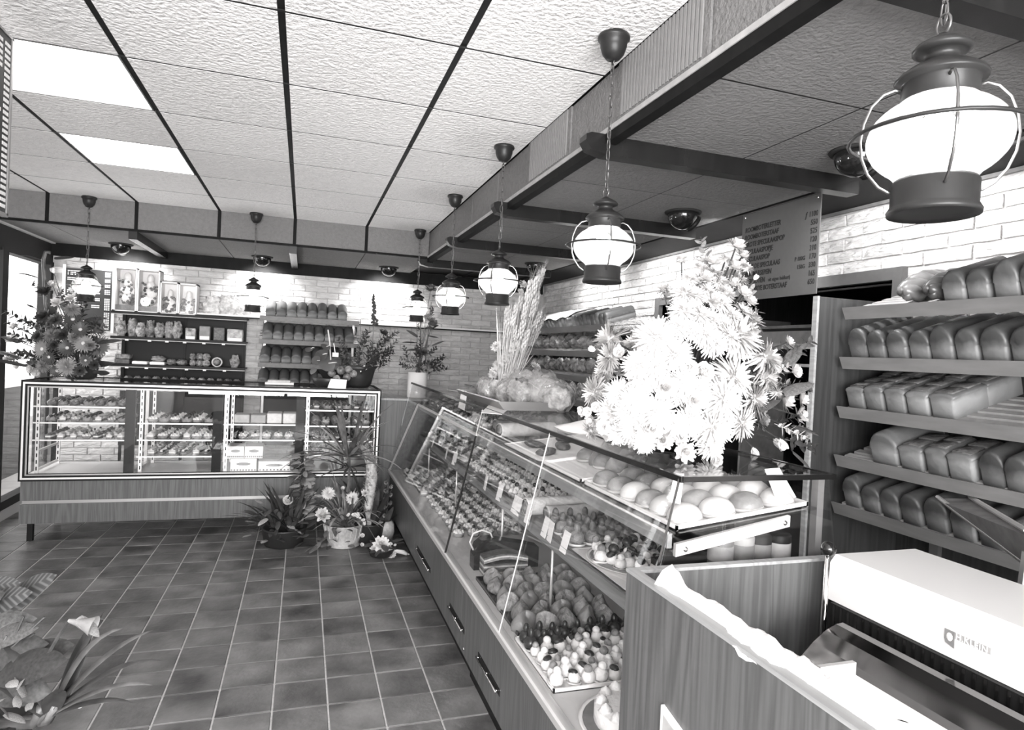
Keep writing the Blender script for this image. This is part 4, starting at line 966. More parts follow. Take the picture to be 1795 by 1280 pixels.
# ------------------------------------------------------------------ pastries
def lump(c, r, n=12, m=8, seed=0, amp=.12, fl=1., lo=-.5):
    def fn(p, ph, t): return p*(1+amp*math.sin(5*t+seed)*math.cos(3*ph+seed*1.7)+amp*.6*math.sin(9*t+2*seed+4*ph))
    return MB().ell(c, r, r, r*fl, n, m, fn=fn, lo=lo)
def rosette(b, c, r, h):
    pr = []
    for k in range(5): z = h*k/4; pr.append((r*(1-k/4)**.6*(1.12 if k % 2 == 0 else .88)+.001, z))
    b.lathe(pr, 9, c)
    return b
def proto(name, base, bm, tops, cat):
    o = base.build(name, bm, None, True)
    for (b, m, nm) in tops: b.build(nm, m, o, True)
    o['category'] = cat; return Proto(o)
def P_tart(nm='cream_tart', dark='cherry', cr='cream'):
    b = MB().lathe([(.026, 0), (.036, .020), (.034, .022), (.0, .021)], 16); t = MB()
    for k in range(6): a = k*PI/3; rosette(t, (.022*math.cos(a), .022*math.sin(a), .019), .011, .018)
    rosette(t, (0, 0, .02), .015, .026)
    c = MB().ell((0, 0, .049), .009, .009, .009, 10, 6)
    return proto(nm, b, 'pastry', [(t, cr, 'cream'), (c, dark, 'cherry')], 'pastry')
def P_slice(nm='cream_slice', bm='pastry', cr='cream', top='icing'):
    b = MB().cbox(-.022, .022, -.048, .048, 0, .014, .003); t = MB().cbox(-.0215, .0215, -.047, .047, .014, .030, .005)
    u = MB().cbox(-.022, .022, -.048, .048, .030, .040, .003)
    for k in range(4): rosette(u, (0, -.034+.0225*k, .039), .011, .014)
    return proto(nm, b, bm, [(t, cr, 'cream'), (u, top, 'topping')], 'pastry')
def P_puff(nm='choux_puff', bm='pastry', top='chocolate'):
    b = lump((0, 0, .018), .036, 14, 8, 1.3, .08, .85); t = lump((0, 0, .026), .031, 14, 7, .4, .05, .85, lo=.15)
    return proto(nm, b, bm, [(t, top, 'glaze')], 'pastry')
def P_eclair(nm='eclair', bm='pastry', top='chocolate'):
    b = MB().ell((0, 0, .017), .022, .058, .018, 14, 8); t = MB().ell((0, 0, .022), .019, .053, .016, 14, 5, lo=.2)
    c = MB()
    for k in range(4): rosette(c, (0, -.036+.024*k, .03), .010, .016)
    return proto(nm, b, bm, [(t, top, 'glaze'), (c, 'cream', 'cream')], 'pastry')
def P_bolus(nm, bm):
    # plump folded pastry with a peaked top
    def fn(p, ph, t): k = 1+.14*math.sin(2*t+.6)+.10*math.sin(3*t+2*ph); return Vector((p.x*k, p.y*k, p.z*(1+.25*math.cos(2*t)) if p.z > 0 else p.z))
    b = MB().ell((0, 0, .012), .050, .040, .046, 16, 9, fn=fn, lo=-.3); s = MB().ell((.026, .010, .028), .020, .020, .010, 10, 5)
    return proto(nm, b, bm, [(s, 'sugar', 'sugar_patch')], 'pastry')
def P_marz(nm, bm, top, kind):
    b = lump((0, 0, .024), .027, 12, 8, .5, .05, 1.0, lo=-1.1)
    if kind == 0: t = MB().ell((0, 0, .055), .017, .017, .016, 10, 6)
    elif kind == 1: t = MB().ell((.006, 0, .046), .024, .017, .012, 10, 6)
    else: t = MB().ell((0, 0, .058), .013, .013, .022, 10, 6)
    c = MB().lathe([(.030, 0), (.034, .010), (.030, .004)], 14)
    return proto(nm, b, bm, [(t, top, 'marzipan_top'), (c, 'paper', 'paper_cup')], 'sweet')
def P_bun(nm, bm):
    b = MB().ell((0, 0, .014), .054, .054, .042, 18, 9, lo=-.32); r = MB().lathe([(.050, 0), (.056, .006), (.054, .014), (.050, .006)], 18)
    return proto(nm, b, bm, [(r, 'bun_pale', 'pale_rim')], 'bun')
tart, tartd = P_tart(), P_tart('fruit_tart', 'cherry', 'icing')
slc, slcd = P_slice(), P_slice('chocolate_slice', 'pastry_dark', 'cream', 'pastry_dark')
puff, puffd = P_puff(), P_puff('caramel_puff', 'pastry_dark', 'pastry')
ecl = P_eclair(); bol, bold_ = P_bolus('bolus_pastry', 'pastry'), P_bolus('bolus_pastry', 'bun')
mz = [P_marz('marzipan_sweet', 'cream', 'cream', 0), P_marz('marzipan_sweet', 'cream', 'chocolate', 1), P_marz('marzipan_sweet', 'cream', 'pastry', 0)]
chm = P_marz('chocolate_figure', 'chocolate', 'chocolate', 2); brm = P_marz('marzipan_figure', 'pastry', 'pastry_dark', 2)
bunb, bunp = P_bun('round_bun', 'bun'), P_bun('pale_bun', 'bun_pale')
# in the display cabinet
def grid(protos, x0, x1, y0, y1, nx, ny, z, label, group, sc=1., rot=0., skew=0.):
    for j in range(ny):
        for i in range(nx):
            x = x0+(x1-x0)*(i+.5)/nx; y = y0+(y1-y0)*(j+.5)/ny
            p = protos[(i if skew == 0 else i+j) % len(protos)]
            p.at((x+U(-.006, .006), y+U(-.006, .006), z), (0, 0, rot+U(-.25, .25)), label, group, sc*U(.93, 1.05))
cy0, cy1 = CY0+.10, CY1-.12
for k, (z, ps_) in enumerate(zip(SH[0], ([puffd, puff], [puff, slc, tartd], [slcd, slc, slc, tart]))):
    grid(ps_, BAYS[0][0]+.05, BAYS[0][1], cy0, cy1, 7, 4, z+.0005, 'small pastry on the %s glass shelf of the window-end cabinet bay' % ('top', 'middle', 'lowest')[k], 'cabinet pastries, window bay shelf %d' % (k+1), .95)
for k, (z, ps_) in enumerate(zip(SH[1], ([tart, puff], [slc, tart, tart], [slc, ecl]))):
    grid(ps_, BAYS[1][0]+.05, BAYS[1][1], cy0, cy1, 6, 4, z+.0005, 'cream-topped pastry on the %s glass shelf of the second cabinet bay' % ('top', 'middle', 'lowest')[k], 'cabinet pastries, second bay shelf %d' % (k+1), 1.12)
grid([tart], BAYS[2][0]+.10, BAYS[2][1], cy0, cy0+.25, 5, 2, SH[2][1]+.0005, 'white cream pastry in the short row of the third cabinet bay, below the wrapped cakes', 'cabinet pastries, third bay', 1.1)
for i in range(4):
    x = BAYS[2][0]+.07+.125*i
    carton(x, x+.118, SH[2][0], .07 if i < 2 else .085, cy0+.05, .18, 'grey_light' if i < 2 else 'icing', 'pale wrapped cake on the top shelf of the third cabinet bay', 'wrapped cakes in the third bay', 'wrapped_cake')
for (x0, x1, z, h, y0, s) in ((BAYS[2][0]+.06, -.33, FZ0+.035, .105, CY0+.10, 'under two smaller boxes'), (-.315, -.07, FZ0+.035, .085, CY0+.10, 'beside the stacked boxes'), (BAYS[2][0]+.03, -.43, FZ0+.141, .10, CY0+.12, 'at the mullion end of the upper pair'), (-.425, -.285, FZ0+.141, .10, CY0+.12, 'second of the upper pair')):
    t = thing('cake_box', 'white printed cake box on the cabinet floor, ' + s, 'box', ((x0+x1)/2, y0+.1, z))
    MB().cbox(x0, x1, y0, y0+.2, z+.0005, z+h, .003).build('box', 'paper', t)
    MB().ell(((x0+x1)/2, y0-.0005, z+h*.62), (x1-x0)*.28, .0012, h*.12, 12, 6).build('printed_emblem', 'grey_mid', t)
    d = MB()
    for q in range(9): xx = x0+(x1-x0)*(q+.5)/9; d.box(xx-.006, xx+.006, y0-.0012, y0, z+.010, z+.022)
    d.build('printed_border', 'grey_mid', t)
for k, z in enumerate(SH[3]):
    grid([puffd, tartd] if k % 2 else [slcd, puff], BAYS[3][0]+.05, BAYS[3][1], cy0+.02, cy1, 6, 3, z+.0005, 'dim pastry on shelf %s of the cabinet bay behind the floor plants' % ('one, the top', 'two', 'three', 'four, the lowest')[k], 'cabinet pastries, plant bay shelf %d' % (k+1), 1.)
# on the counter: upper shelf
def z1_(x): return ZR+(x-gx(ZR)-.02)*.1245+.001
def tray(x0, x1, y0, y1, z, label, m='alu_dull', h=.014, slope=None, grp=None):
    t = thing('baking_tray', label, 'tray', ((x0+x1)/2, (y0+y1)/2, z), grp)
    s = (slope or 0)*(x1-x0)
    MB().prism([(x0, z), (x1, z+s), (x1, z+s+.003), (x0, z+.003)], 'Y', y0, y1).build('bed', m, t)
    for q in ((x0, x0+.006), (x1-.006, x1)):
        zz = z+(slope or 0)*(q[0]-x0); MB().box(q[0], q[1], y0, y1, zz, zz+h).build('rim', m, t)
    for q in (y0, y1-.006): MB().prism([(x0, z), (x1, z+s), (x1, z+s+h), (x0, z+h)], 'Y', q, q+.006).build('rim', m, t)
    return t
def sgrid(protos, x0, x1, y0, y1, nx, ny, label, group, sc=1., rot=0.):
    for j in range(ny):
        for i in range(nx):
            x = x0+(x1-x0)*(i+.5)/nx; y = y0+(y1-y0)*(j+.5)/ny
            protos[(i+j) % len(protos)].at((x+U(-.006, .006), y+U(-.006, .006), z1_(x)+.003), (0, -.124, rot+U(-.3, .3)), label, group, sc*U(.94, 1.06))
tray(.945, 1.37, 1.44, 2.02, z1_(.945), 'shallow tray of pale buns at the bouquet end of the upper counter shelf', 'white', slope=.1245)
sgrid([bunp, bunp, bunb], .955, 1.35, 1.45, 1.80, 4, 4, 'pale round bun on the tray under the bouquet', 'buns under the bouquet', .92)
sgrid([bunb], .955, 1.35, 1.80, 2.02, 4, 2, 'browned round bun at the back of the bouquet tray', 'browned buns on the bouquet tray', .88)
tray(.945, 1.37, 2.05, 2.42, z1_(.945), 'white paper-lined tray of dark buns on the upper counter shelf', 'paper', slope=.1245)
sgrid([bold_, bunb], 1.08, 1.36, 2.09, 2.40, 3, 4, 'dark folded bun on the white paper beside the pale buns', 'dark buns on paper', .92)
# doily tray with slices
tray(.945, 1.37, 2.46, 2.95, z1_(.945), 'white doily tray with a few brown oval cakes on the upper counter shelf', 'paper', h=.006, slope=.1245)
for i, (x, y) in enumerate(((1.02, 2.58), (1.13, 2.66), (1.04, 2.78), (1.20, 2.80))):
    o = put('oval_cake', MB().ell((0, 0, .012), .055, .035, .018, 16, 7).mesh('oval_cake', 'pastry_dark', True), None, (x, y, z1_(x)+.004), (0, -.124, .4+i)); tag(o, 'brown oval cake lying on the white doily tray', 'cake', 'oval cakes on the doily tray')
def log_cake(x, y, z, L, r, rot, m, label, end='pastry'):
    t = thing('cake_roll', label, 'cake', (x, y, z)); t.rotation_euler = (0, 0, rot)
    M = Matrix.Rotation(PI/2, 4, 'Y')
    b = MB().lathe([(r*.97, -L/2), (r, -L/2+.006), (r, L/2-.006), (r*.97, L/2)], 18, (0, 0, r), M=M); b.v = [(a, c, d) for a, c, d in b.v]
    o = D.objects.new('roll', b.mesh('roll', m, True)); COL.objects.link(o); o.parent = t
    for s in (-1, 1):
        e = MB().lathe([(r*.85, 0), (r*.3, .001), (.001, .0015)], 18, (s*(L/2), 0, r), M=M if s > 0 else Matrix.Rotation(-PI/2, 4, 'Y')).mesh('cut_end', end, True)
        q = D.objects.new('cut_end', e); COL.objects.link(q); q.parent = t
    return t
log_cake(1.12, 3.12, z1_(1.10), .34, .036, .25, 'icing', 'long pale cake roll on the upper counter shelf under the dried wheat')
log_cake(1.14, 3.30, z1_(1.12), .30, .032, .15, 'pastry', 'brown cake roll behind the long pale one on the upper counter shelf')
sgrid([tartd, puff], .96, 1.36, 3.42, 4.1, 5, 8, 'small fruit pastry on the upper shelf past the cake rolls', 'upper shelf fruit pastries', 1.)
sgrid([puffd, slcd], .96, 1.36, 4.15, 5.1, 5, 9, 'dark small pastry on the far part of the upper counter shelf', 'far upper shelf pastries', 1.)
# middle shelf
ZM = Z2+.001
def mgrid(p, x0, x1, y0, y1, nx, ny, label, group, sc=1., z=ZM, rot=0.): grid(p, x0, x1, y0, y1, nx, ny, z, label, group, sc, rot, 1)
mgrid([puff, tartd], 1.03, 1.42, 4.75, 5.5, 4, 6, 'round glazed tart on the far end of the middle counter shelf', 'far cream tarts', 1.15)
mgrid([slc, slcd], 1.03, 1.42, 4.1, 4.7, 6, 5, 'layered slice on the middle counter shelf below the white note', 'middle shelf slices', 1.1)
tray(1.025, 1.43, 3.45, 4.05, ZM, 'low metal tray of fruit tarts on the middle counter shelf')
mgrid([tartd, tart], 1.04, 1.42, 3.47, 4.03, 5, 7, 'fruit tart with cream on the low metal tray of the middle shelf', 'tarts on the metal tray', 1.0, ZM+.0035)
tray(1.025, 1.43, 2.95, 3.40, ZM, 'low metal tray of white rosette cakes on the middle counter shelf')
mgrid([tart], 1.04, 1.42, 2.97, 3.38, 4, 4, 'tall white rosette cake on the middle counter shelf', 'rosette cakes', 1.35, ZM+.0035)
log_cake(1.16, 2.80, ZM, .30, .042, .08, 'cream', 'thick white cake roll on the middle counter shelf beside marzipan figures')
log_cake(1.20, 2.68, ZM, .26, .036, .05, 'icing', 'thinner grey-white cake roll behind the thick white one')
mgrid([brm], 1.03, 1.40, 2.28, 2.60, 5, 4, 'brown marzipan figure standing on the middle counter shelf', 'brown marzipan figures', 1.15)
def plate(x, y, z, r, label):
    t = thing('serving_plate', label, 'plate', (x, y, z))
    MB().lathe([(r*.6, 0), (r*.62, .003), (r*.98, .012), (r, .014), (r*.96, .013), (r*.6, .006), (.001, .006)], 32, (x, y, z)).build('plate', 'porcelain', t, True)
    MB().lathe([(r*.90, .0128), (r*.93, .0138), (r*.90, .0148)], 32, (x, y, z)).build('rim_line', 'grey_mid', t, True)
    return t
tray(1.02, 1.44, 1.46, 2.27, ZM-.0005, 'white doily sheet tray under the marzipan plates of the middle shelf', 'paper', h=.004)
plate(1.20, 2.07, ZM+.003, .19, 'white plate heaped with marzipan and cherries on the middle counter shelf')
plate(1.20, 1.67, ZM+.003, .19, 'white plate of cream sweets on the middle shelf beside the slicer box')
for k in range(40):
    a = k*2.4; r = .155*math.sqrt((k+.5)/40); mz[k % 3].at((1.20+r*math.cos(a), 2.08+r*math.sin(a), ZM+.012), (U(-.3, .3), U(-.3, .3), a), 'white marzipan sweet on the cherry plate of the middle shelf', 'marzipan on the cherry plate', U(.7, .95))
cher = MB().ell((0, 0, .019), .020, .020, .019, 14, 9).mesh('cherry', 'cherry', True)
for k in range(7):
    a = k*1.9; r = .05+.012*k; tag(put('candied_cherry', cher, None, (1.20+r*math.cos(a), 2.06+r*math.sin(a), ZM+.045), (0, 0, 0), 1.), 'shiny dark candied cherry on top of the marzipan plate', 'cherry', 'candied cherries')
for k in range(34):
    a = k*2.4; r = .155*math.sqrt((k+.5)/34); mz[(k+1) % 3].at((1.20+r*math.cos(a), 1.66+r*math.sin(a), ZM+.012), (0, 0, a), 'white sweet on the plate of the middle shelf next to the slicer box', 'sweets on the near plate', U(.7, .95))
# deck
ZD = .4755
mgrid([tart, tartd], .86, 1.30, 3.55, 4.55, 5, 9, 'small cream tart on the counter floor behind the first glass joint', 'deck tarts', 1.1, ZD)
mgrid([slc, slcd], .86, 1.30, 4.6, 5.5, 7, 7, 'layered slice on the far counter floor near the floor plants', 'deck slices', 1.1, ZD)
tray(.82, 1.28, 2.27, 2.90, ZD, 'dark tray of folded pastries on the counter floor', 'steel_dark')
for j in range(6):
    for i in range(5):
        x = .865+.088*i+.02*(j % 2); y = 2.33+.10*j
        (bol if (i+j) % 3 else bold_).at((x, y, ZD+.0035), (U(-.15, .15), U(-.15, .15), U(0, 6.3)), 'plump folded sugar pastry on the dark tray of the counter floor', 'folded pastries on the dark tray', U(.95, 1.12))
tray(.80, 1.30, 1.86, 2.25, ZD, 'pale doily tray of marzipan sweets and chocolate figures on the counter floor', 'paper')
for j in range(7):
    for i in range(9):
        x = .83+.052*i; y = 1.895+.053*j
        if j == 6 or (j == 5 and i < 3): chm.at((x, y, ZD+.0035), (0, 0, U(0, 6)), 'glossy dark chocolate figure behind the marzipan on the doily tray', 'chocolate figures', U(.85, 1.05))
        else: mz[(i+2*j) % 3].at((x+U(-.008, .008), y+U(-.008, .008), ZD+.0035), (U(-.15, .15), U(-.15, .15), U(0, 6)), 'white marzipan sweet in the rows on the doily tray of the counter floor', 'marzipan on the doily tray', U(.72, 1.0))
plate(.98, 1.63, ZD, .18, 'large white plate under a cream cake on the counter floor beside the slicer box')
ck = thing('cream_cake', 'round white cream cake on the plate beside the slicer box', 'cake', (.98, 1.63, ZD+.012))
MB().lathe([(.13, 0), (.135, .006), (.135, .045), (.128, .052), (.001, .054)], 32, (.98, 1.63, ZD+.012)).build('cake', 'cream', ck, True)
q = MB()
for k in range(14): a = k*2*PI/14; rosette(q, (.98+.112*math.cos(a), 1.63+.112*math.sin(a), ZD+.062), .02, .024)
q.build('piped_rosettes', 'cream', ck, True)
# dark block with cord handle and folded striped slabs
dk = thing('dark_cake_block', 'dark round-ended block with a white cord handle on the counter floor', 'cake', (.90, 3.05, ZD))
MB().prism([(.84, ZD), (.84, ZD+.07), (.855, ZD+.12), (.89, ZD+.148), (.93, ZD+.15), (1.10, ZD+.12), (1.18, ZD+.10), (1.18, ZD)], 'Y', 3.02, 3.10).build('block', 'chocolate', dk)
MB().tube([(.845, 3.06, ZD+.09), (.825, 3.06, ZD+.13), (.84, 3.06, ZD+.172), (.885, 3.06, ZD+.188), (.93, 3.06, ZD+.172), (.945, 3.06, ZD+.14)], .0045, 8).build('cord', 'white', dk, True)
for k in range(3):
    t = thing('striped_slab', ('lowest' if k == 0 else 'middle' if k == 1 else 'topmost, bent') + ' striped layered slab of the pile in front of the dark block', 'cake', (1.0, 2.96, ZD+.03*k))
    for s in range(3):
        pts = []
        for i in range(9): x = .865+.028*i; pts.append((x, ZD+.001+.030*k+.0095*s+(.018*math.sin(i/8*PI)*(k == 2))))
        pl_ = pts + [(x, z+.0085) for x, z in reversed(pts)]
        MB().prism(pl_, 'Y', 2.925, 3.005).build('layer', ('pastry', 'icing', 'pastry_dark')[s], t)
# ticket cards
tk = None
def card(px_, py_, X, label, w_=.035, h_=.05, tilt=-.25):
    p = PX(px_, py_, X); o = put('price_ticket', D.meshes.get('ticket') or MB().box(-.0008, .0008, -.5, .5, 0, 1).mesh('ticket', 'paper'), None, tuple(p), (0, .35, 0), (1, w_, h_)); return o
for i, (x, y, X) in enumerate(((858, 815, 1.02), (884, 795, 1.02), (910, 818, 1.02), (918, 782, 1.02), (965, 845, 1.02), (935, 830, 1.02), (1000, 868, 1.02), (975, 862, 1.02), (788, 770, 1.02), (802, 785, 1.02), (762, 772, 1.02))):
    p = PX(x, y, X); p.z = max(Z2, p.z)
    o = put('price_ticket', D.meshes.get('ticket') or MB().box(-.0008, .0008, -.5, .5, 0, 1).mesh('ticket', 'paper'), None, (X-.024, p.y, Z2-.02), (0, U(.1, .3), U(-.2, .2)), (1, .06, .085)); tag(o, 'small white price ticket clipped to the middle shelf rail of the counter', 'ticket', 'price tickets on the middle rail')
def sheet(name, pts, m, label, cat, th=.0016, wob=.0):
    v = [Vector(p) for p in pts]; n = (v[1]-v[0]).cross(v[2]-v[0]).normalized()*th
    k = len(v); b = MB().add([tuple(p) for p in v]+[tuple(p+n) for p in v], [tuple(range(k-1, -1, -1)), tuple(range(k, 2*k))]+[(i, (i+1) % k, k+(i+1) % k, k+i) for i in range(k)])
    o = b.build(name, m, None); return tag(o, label, cat)
zt = ZT+.0075
a, b_, c, d = PZ(862, 706, zt), PZ(905, 707, zt), PZ(880, 727, zt-.002), PZ(843, 724, zt-.002)
nt = sheet('paper_note', [a, d, c, b_], 'paper', 'blank white paper note lying over the front top edge of the counter glass', 'paper')
q = PZ(800, 736, ZT-.12); 
y0 = PX(812, 738, .925).y
sheet('price_card', [(.928, y0, 1.20), (.928, y0+.16, 1.205), (.94, y0+.155, 1.29), (.94, y0+.01, 1.285)], 'paper', 'upright white price card standing at the counter top edge', 'card')
# upright white cards among the buns
def upcard(pts, Y, label, lean=.02):
    q = [PY(x, y, Y) for x, y in pts]; zb = min(p.z for p in q)
    sheet('paper_card', [tuple(p+Vector((0, (p.z-zb)*.15, 0))) for p in q], 'paper', label, 'card')
upcard([(1022, 842), (1048, 850), (1090, 780), (1062, 776)], 2.43, 'tilted white paper sheet between the doily tray and the dark buns')
upcard([(1172, 880), (1192, 884), (1203, 832), (1186, 832)], 1.47, 'upright white card inside the near glass end by the pale buns')
upcard([(1362, 882), (1396, 872), (1372, 822), (1346, 824)], 1.46, 'upright white card at the staff side of the pale bun tray')
tz0 = PY(1320, 992, 1.55).z
bsh = thing('tin_shelf', 'dark shelf board carrying small tins behind the near end of the counter', 'shelf', (1.3, 1.6, tz0-.02)); MB().box(1.02, 1.45, 1.47, 1.68, tz0-.02, tz0).build('board', 'soft_black', bsh); MB().box(1.40, 1.45, 1.47, 1.68, .44, tz0-.02).build('support', 'soft_black', bsh)
# tins under the near end of the counter
for i, x in enumerate([PY(px_, 985, 1.55).x for px_ in (1262, 1298, 1328, 1362)]):
    tz = PY(1320, 992, 1.55).z
    t = thing('biscuit_tin', 'small dark %s tin behind the near end of the glass counter' % ('plain', 'banded', 'labelled', 'diamond-marked')[i], 'tin', (x, 1.55, tz))
    MB().lathe([(.034, 0), (.036, .002), (.036, .09), (.034, .094), (.001, .095)], 20, (x, 1.55, tz)).build('tin', ('grey_mid', 'grey_light', 'soft_black', 'black')[i], t, True)
    MB().lathe([(.0365, .025), (.0368, .027), (.0368, .068), (.0365, .07)], 20, (x, 1.55, tz)).build('label_band', ('grey_light', 'grey_mid', 'grey_mid', 'grey_light')[i], t, True)
# ------------------------------------------------------------------ flowers
def petal(b, a, el, L, w, base=.0, curl=.3, z0=0., seg=3):
    # petal strip from the flower axis: azimuth a, elevation el
    d = Vector((math.cos(a)*math.cos(el), math.sin(a)*math.cos(el), math.sin(el))); s = Vector((-math.sin(a), math.cos(a), 0)); up = d.cross(s)*-1
    v = []; 
    for k in range(seg+1):
        t = k/seg; p = d*(base+L*t)+up*(curl*L*t*t)+Vector((0, 0, z0)); ww = w*(.45+.75*math.sin(PI*min(.92, t*.8+.12)))*.5*(1 if k < seg else .55)
        v += [tuple(p-s*ww), tuple(p+s*ww)]
    b.add(v, [(2*k, 2*k+1, 2*k+3, 2*k+2) for k in range(seg)])
def mum_mesh(name, m, seed=0, rings=((26, -.25, 1.), (26, .05, 1.), (24, .35, .97), (22, .6, .9), (18, .85, .8), (14, 1.1, .68), (9, 1.35, .55)), w=.105, curl=.32):
    random.seed(seed); b = MB()
    for n, el, L in rings:
        o = U(0, 6)
        for k in range(n): petal(b, o+k*2*PI/n+U(-.1, .1), el+U(-.15, .15), L*U(.85, 1.08), w, .05, curl*U(.2, 1.3))
    b.ell((0, 0, .02), .3, .3, .25, 8, 5)
    return b.mesh(name, m, True)
def daisy_mesh(name, m, mc, seed=1, n=22):
    random.seed(seed); b = MB()
    for r in (0, 1):
        for k in range(n): petal(b, k*2*PI/n+r*.14+U(-.05, .05), .10+.22*r, U(.88, 1.05)*(1-.2*r), .20, .1, U(-.1, .1), seg=2)
    q = len(b.f); b.ell((0, 0, .04), .22, .22, .13, 10, 5, mi=1)
    return b.mesh(name, [m, mc], True)
def rose_mesh(name, m, seed=2):
    random.seed(seed); b = MB()
    for n, el, L, w in ((6, .35, 1., .95), (5, .75, .9, .85), (5, 1.1, .8, .7), (4, 1.35, .7, .5)):
        o = U(0, 6)
        for k in range(n): petal(b, o+k*2*PI/n, el, L, w, .02, -.35, seg=4)
    b.ell((0, 0, .3), .28, .28, .4, 8, 6)
    return b.mesh(name, m, True)
def bell_mesh(name, m, seed=3):
    random.seed(seed); b = MB()
    for k in range(6): petal(b, k*PI/3, .85, 1.1, .62, .0, -.35, seg=4)
    b.lathe([(.06, -.25), (.16, .05), (.24, .4)], 8, close=False)
    return b.mesh(name, m, True)
def ruffle_mesh(name, m, seed=4):
    random.seed(seed); b = MB()
    for n, el, L in ((12, .15, 1.), (11, .5, .95), (9, .85, .85), (6, 1.2, .75)):
        o = U(0, 6)
        for k in range(n): petal(b, o+k*2*PI/n+U(-.1, .1), el+U(-.2, .2), L*U(.9, 1.05), .50, .02, U(-.5, .2), seg=2)
    return b.mesh(name, m, True)
def sprig_mesh(name, m, seed=5, n=16, L=1., lw=.13, ll=.3):
    random.seed(seed); b = MB(); b.tube([(0, 0, 0), (0.03, .02, L*.5), (0, 0.05, L)], [.012, .01, .004], 4)
    for k in range(n):
        t = .12+.88*k/n; a = k*2.4; d = (math.cos(a)*.9, math.sin(a)*.9, .55); b.strip((0, .02, L*t), d, ll*(1.1-.5*t), lw, .9, 3, .2)
    return b.mesh(name, m, True)
def leaf_mesh(name, m, w=.5, droop=.7, fold=.25): return MB().strip((0, 0, 0), (1, 0, .35), 1., w, droop, 7, fold).mesh(name, m, True)
FW = {'mum': [mum_mesh('mum_a', 'petal_white', 1), mum_mesh('mum_b', 'petal_white', 2, w=.12, curl=.45), mum_mesh('mum_c', 'petal_white', 3, curl=.15)], 'mumd': [mum_mesh('mum_d', 'petal_mid', 5)], 'mump': [mum_mesh('mum_p', 'petal_pale', 6)],
      'daisy': [daisy_mesh('daisy_d', 'petal_dark', 'petal_pale', 1)], 'daisym': [daisy_mesh('daisy_m', 'petal_mid', 'petal_pale', 2)], 'daisyw': [daisy_mesh('daisy_w', 'petal_white', 'petal_mid', 3)],
      'rose': [rose_mesh('rose_w', 'petal_white')], 'rosem': [rose_mesh('rose_m', 'petal_mid', 8)], 'rosep': [rose_mesh('rose_p', 'petal_pale', 9)], 'bell': [bell_mesh('bell', 'petal_white')], 'bellp': [bell_mesh('bell_p', 'petal_pale', 5)],
      'ruff': [ruffle_mesh('ruff', 'petal_white')], 'ruffm': [ruffle_mesh('ruff_m', 'petal_mid', 7)], 'ruffd': [ruffle_mesh('ruff_d', 'petal_dark', 8)], 'ruffp': [ruffle_mesh('ruff_p', 'petal_pale', 9)]}
FNAME = {'mum': 'chrysanthemum', 'mumd': 'chrysanthemum', 'mump': 'chrysanthemum', 'daisy': 'gerbera', 'daisym': 'gerbera', 'daisyw': 'daisy', 'rose': 'rose', 'rosem': 'rose', 'rosep': 'rose', 'bell': 'bell_flower', 'bellp': 'bell_flower', 'ruff': 'carnation', 'ruffm': 'carnation', 'ruffd': 'carnation', 'ruffp': 'carnation'}
SPR = {m: [sprig_mesh('sprig_%s%d' % (m, k), m, 30+k) for k in range(3)] for m in ('leaf', 'leaf_mid', 'leaf_pale', 'petal_pale')}
LFM = {m: leaf_mesh('lf_'+m, m) for m in ('leaf', 'leaf_mid', 'leaf_pale', 'leaf_striped')}
NARROW = {m: leaf_mesh('nl_'+m, m, .13, 1.6, .3) for m in ('leaf', 'leaf_mid', 'leaf_pale')}
def orient(d): return Vector(d).to_track_quat('Z', 'Y').to_euler()
def bouquet(t, base, Yc, Rb, flowers, sprigs, core, stem_m='leaf', back=.6, leaf=None, axis=None, fs_=1.):
    # base: where stems gather; flowers: (px, py, r_px, kind) seen from the camera, bulging towards it
    st = MB(); ax = axis or [(base.x, base.z)]
    for (x, y, r, kd) in flowers:
        p0 = PY(x, y, Yc); dx = (p0.x-core.x); dz = p0.z-core.z; q = min(1, (dx*dx+dz*dz*.5)**.5/Rb); bul = Rb*.75*math.sqrt(1-q*q*.98)
        p = PY(x, y, Yc-bul+U(-.02, .02)); depth = (p-CAMP).dot(_fw); rr = r*depth/F_PX
        d = Vector((p.x-core.x, p.y-core.y-.08, max(-.12, p.z-core.z)+.06)).normalized(); d = (d+Vector((0, -.35, .15))).normalized()
        if kd.startswith('bell'): d = Vector((d.x*.4, -.35, -.9)).normalized() if y > 600 else d
        put(FNAME[kd], random.choice(FW[kd]), t, tuple(p), orient(d), rr*U(.88, 1.0)*fs_)
        mid = (Vector(base)+p)*.5+Vector((0, 0, .04)); st.tube([tuple(base+Vector((U(-.02, .02), U(-.02, .02), 0))), tuple(mid), tuple(p-d*rr*.1)], .0028, 5)
        if R() < back:
            p2 = Vector((p.x+U(-.04, .04), Yc+(Yc-p.y)*U(.05, .7)+.02, p.z+U(-.03, .03))); d2 = Vector((p2.x-core.x, p2.y-core.y, p2.z-core.z)).normalized()
            put(FNAME[kd], random.choice(FW[kd]), t, tuple(p2), orient(d2), rr); st.tube([tuple(base), tuple((Vector(base)+p2)*.5), tuple(p2)], .0028, 4)
    st.build('stems', stem_m, t, kind='stuff')
    fo = MB()
    for (n, m, x0, x1, y0, y1, L) in sprigs:
        for k in range(n):
            x, y = U(x0, x1), U(y0, y1); p = PY(x, y, Yc+U(-.5, .6)*Rb); d = (p-core); d = (d.normalized()+Vector((U(-.4, .4), U(-.6, .3), U(-.1, .5)))).normalized()
            put('leaf_sprig', random.choice(SPR[m]), t, tuple(p-d*L*.5), orient(d), L*U(.8, 1.2))
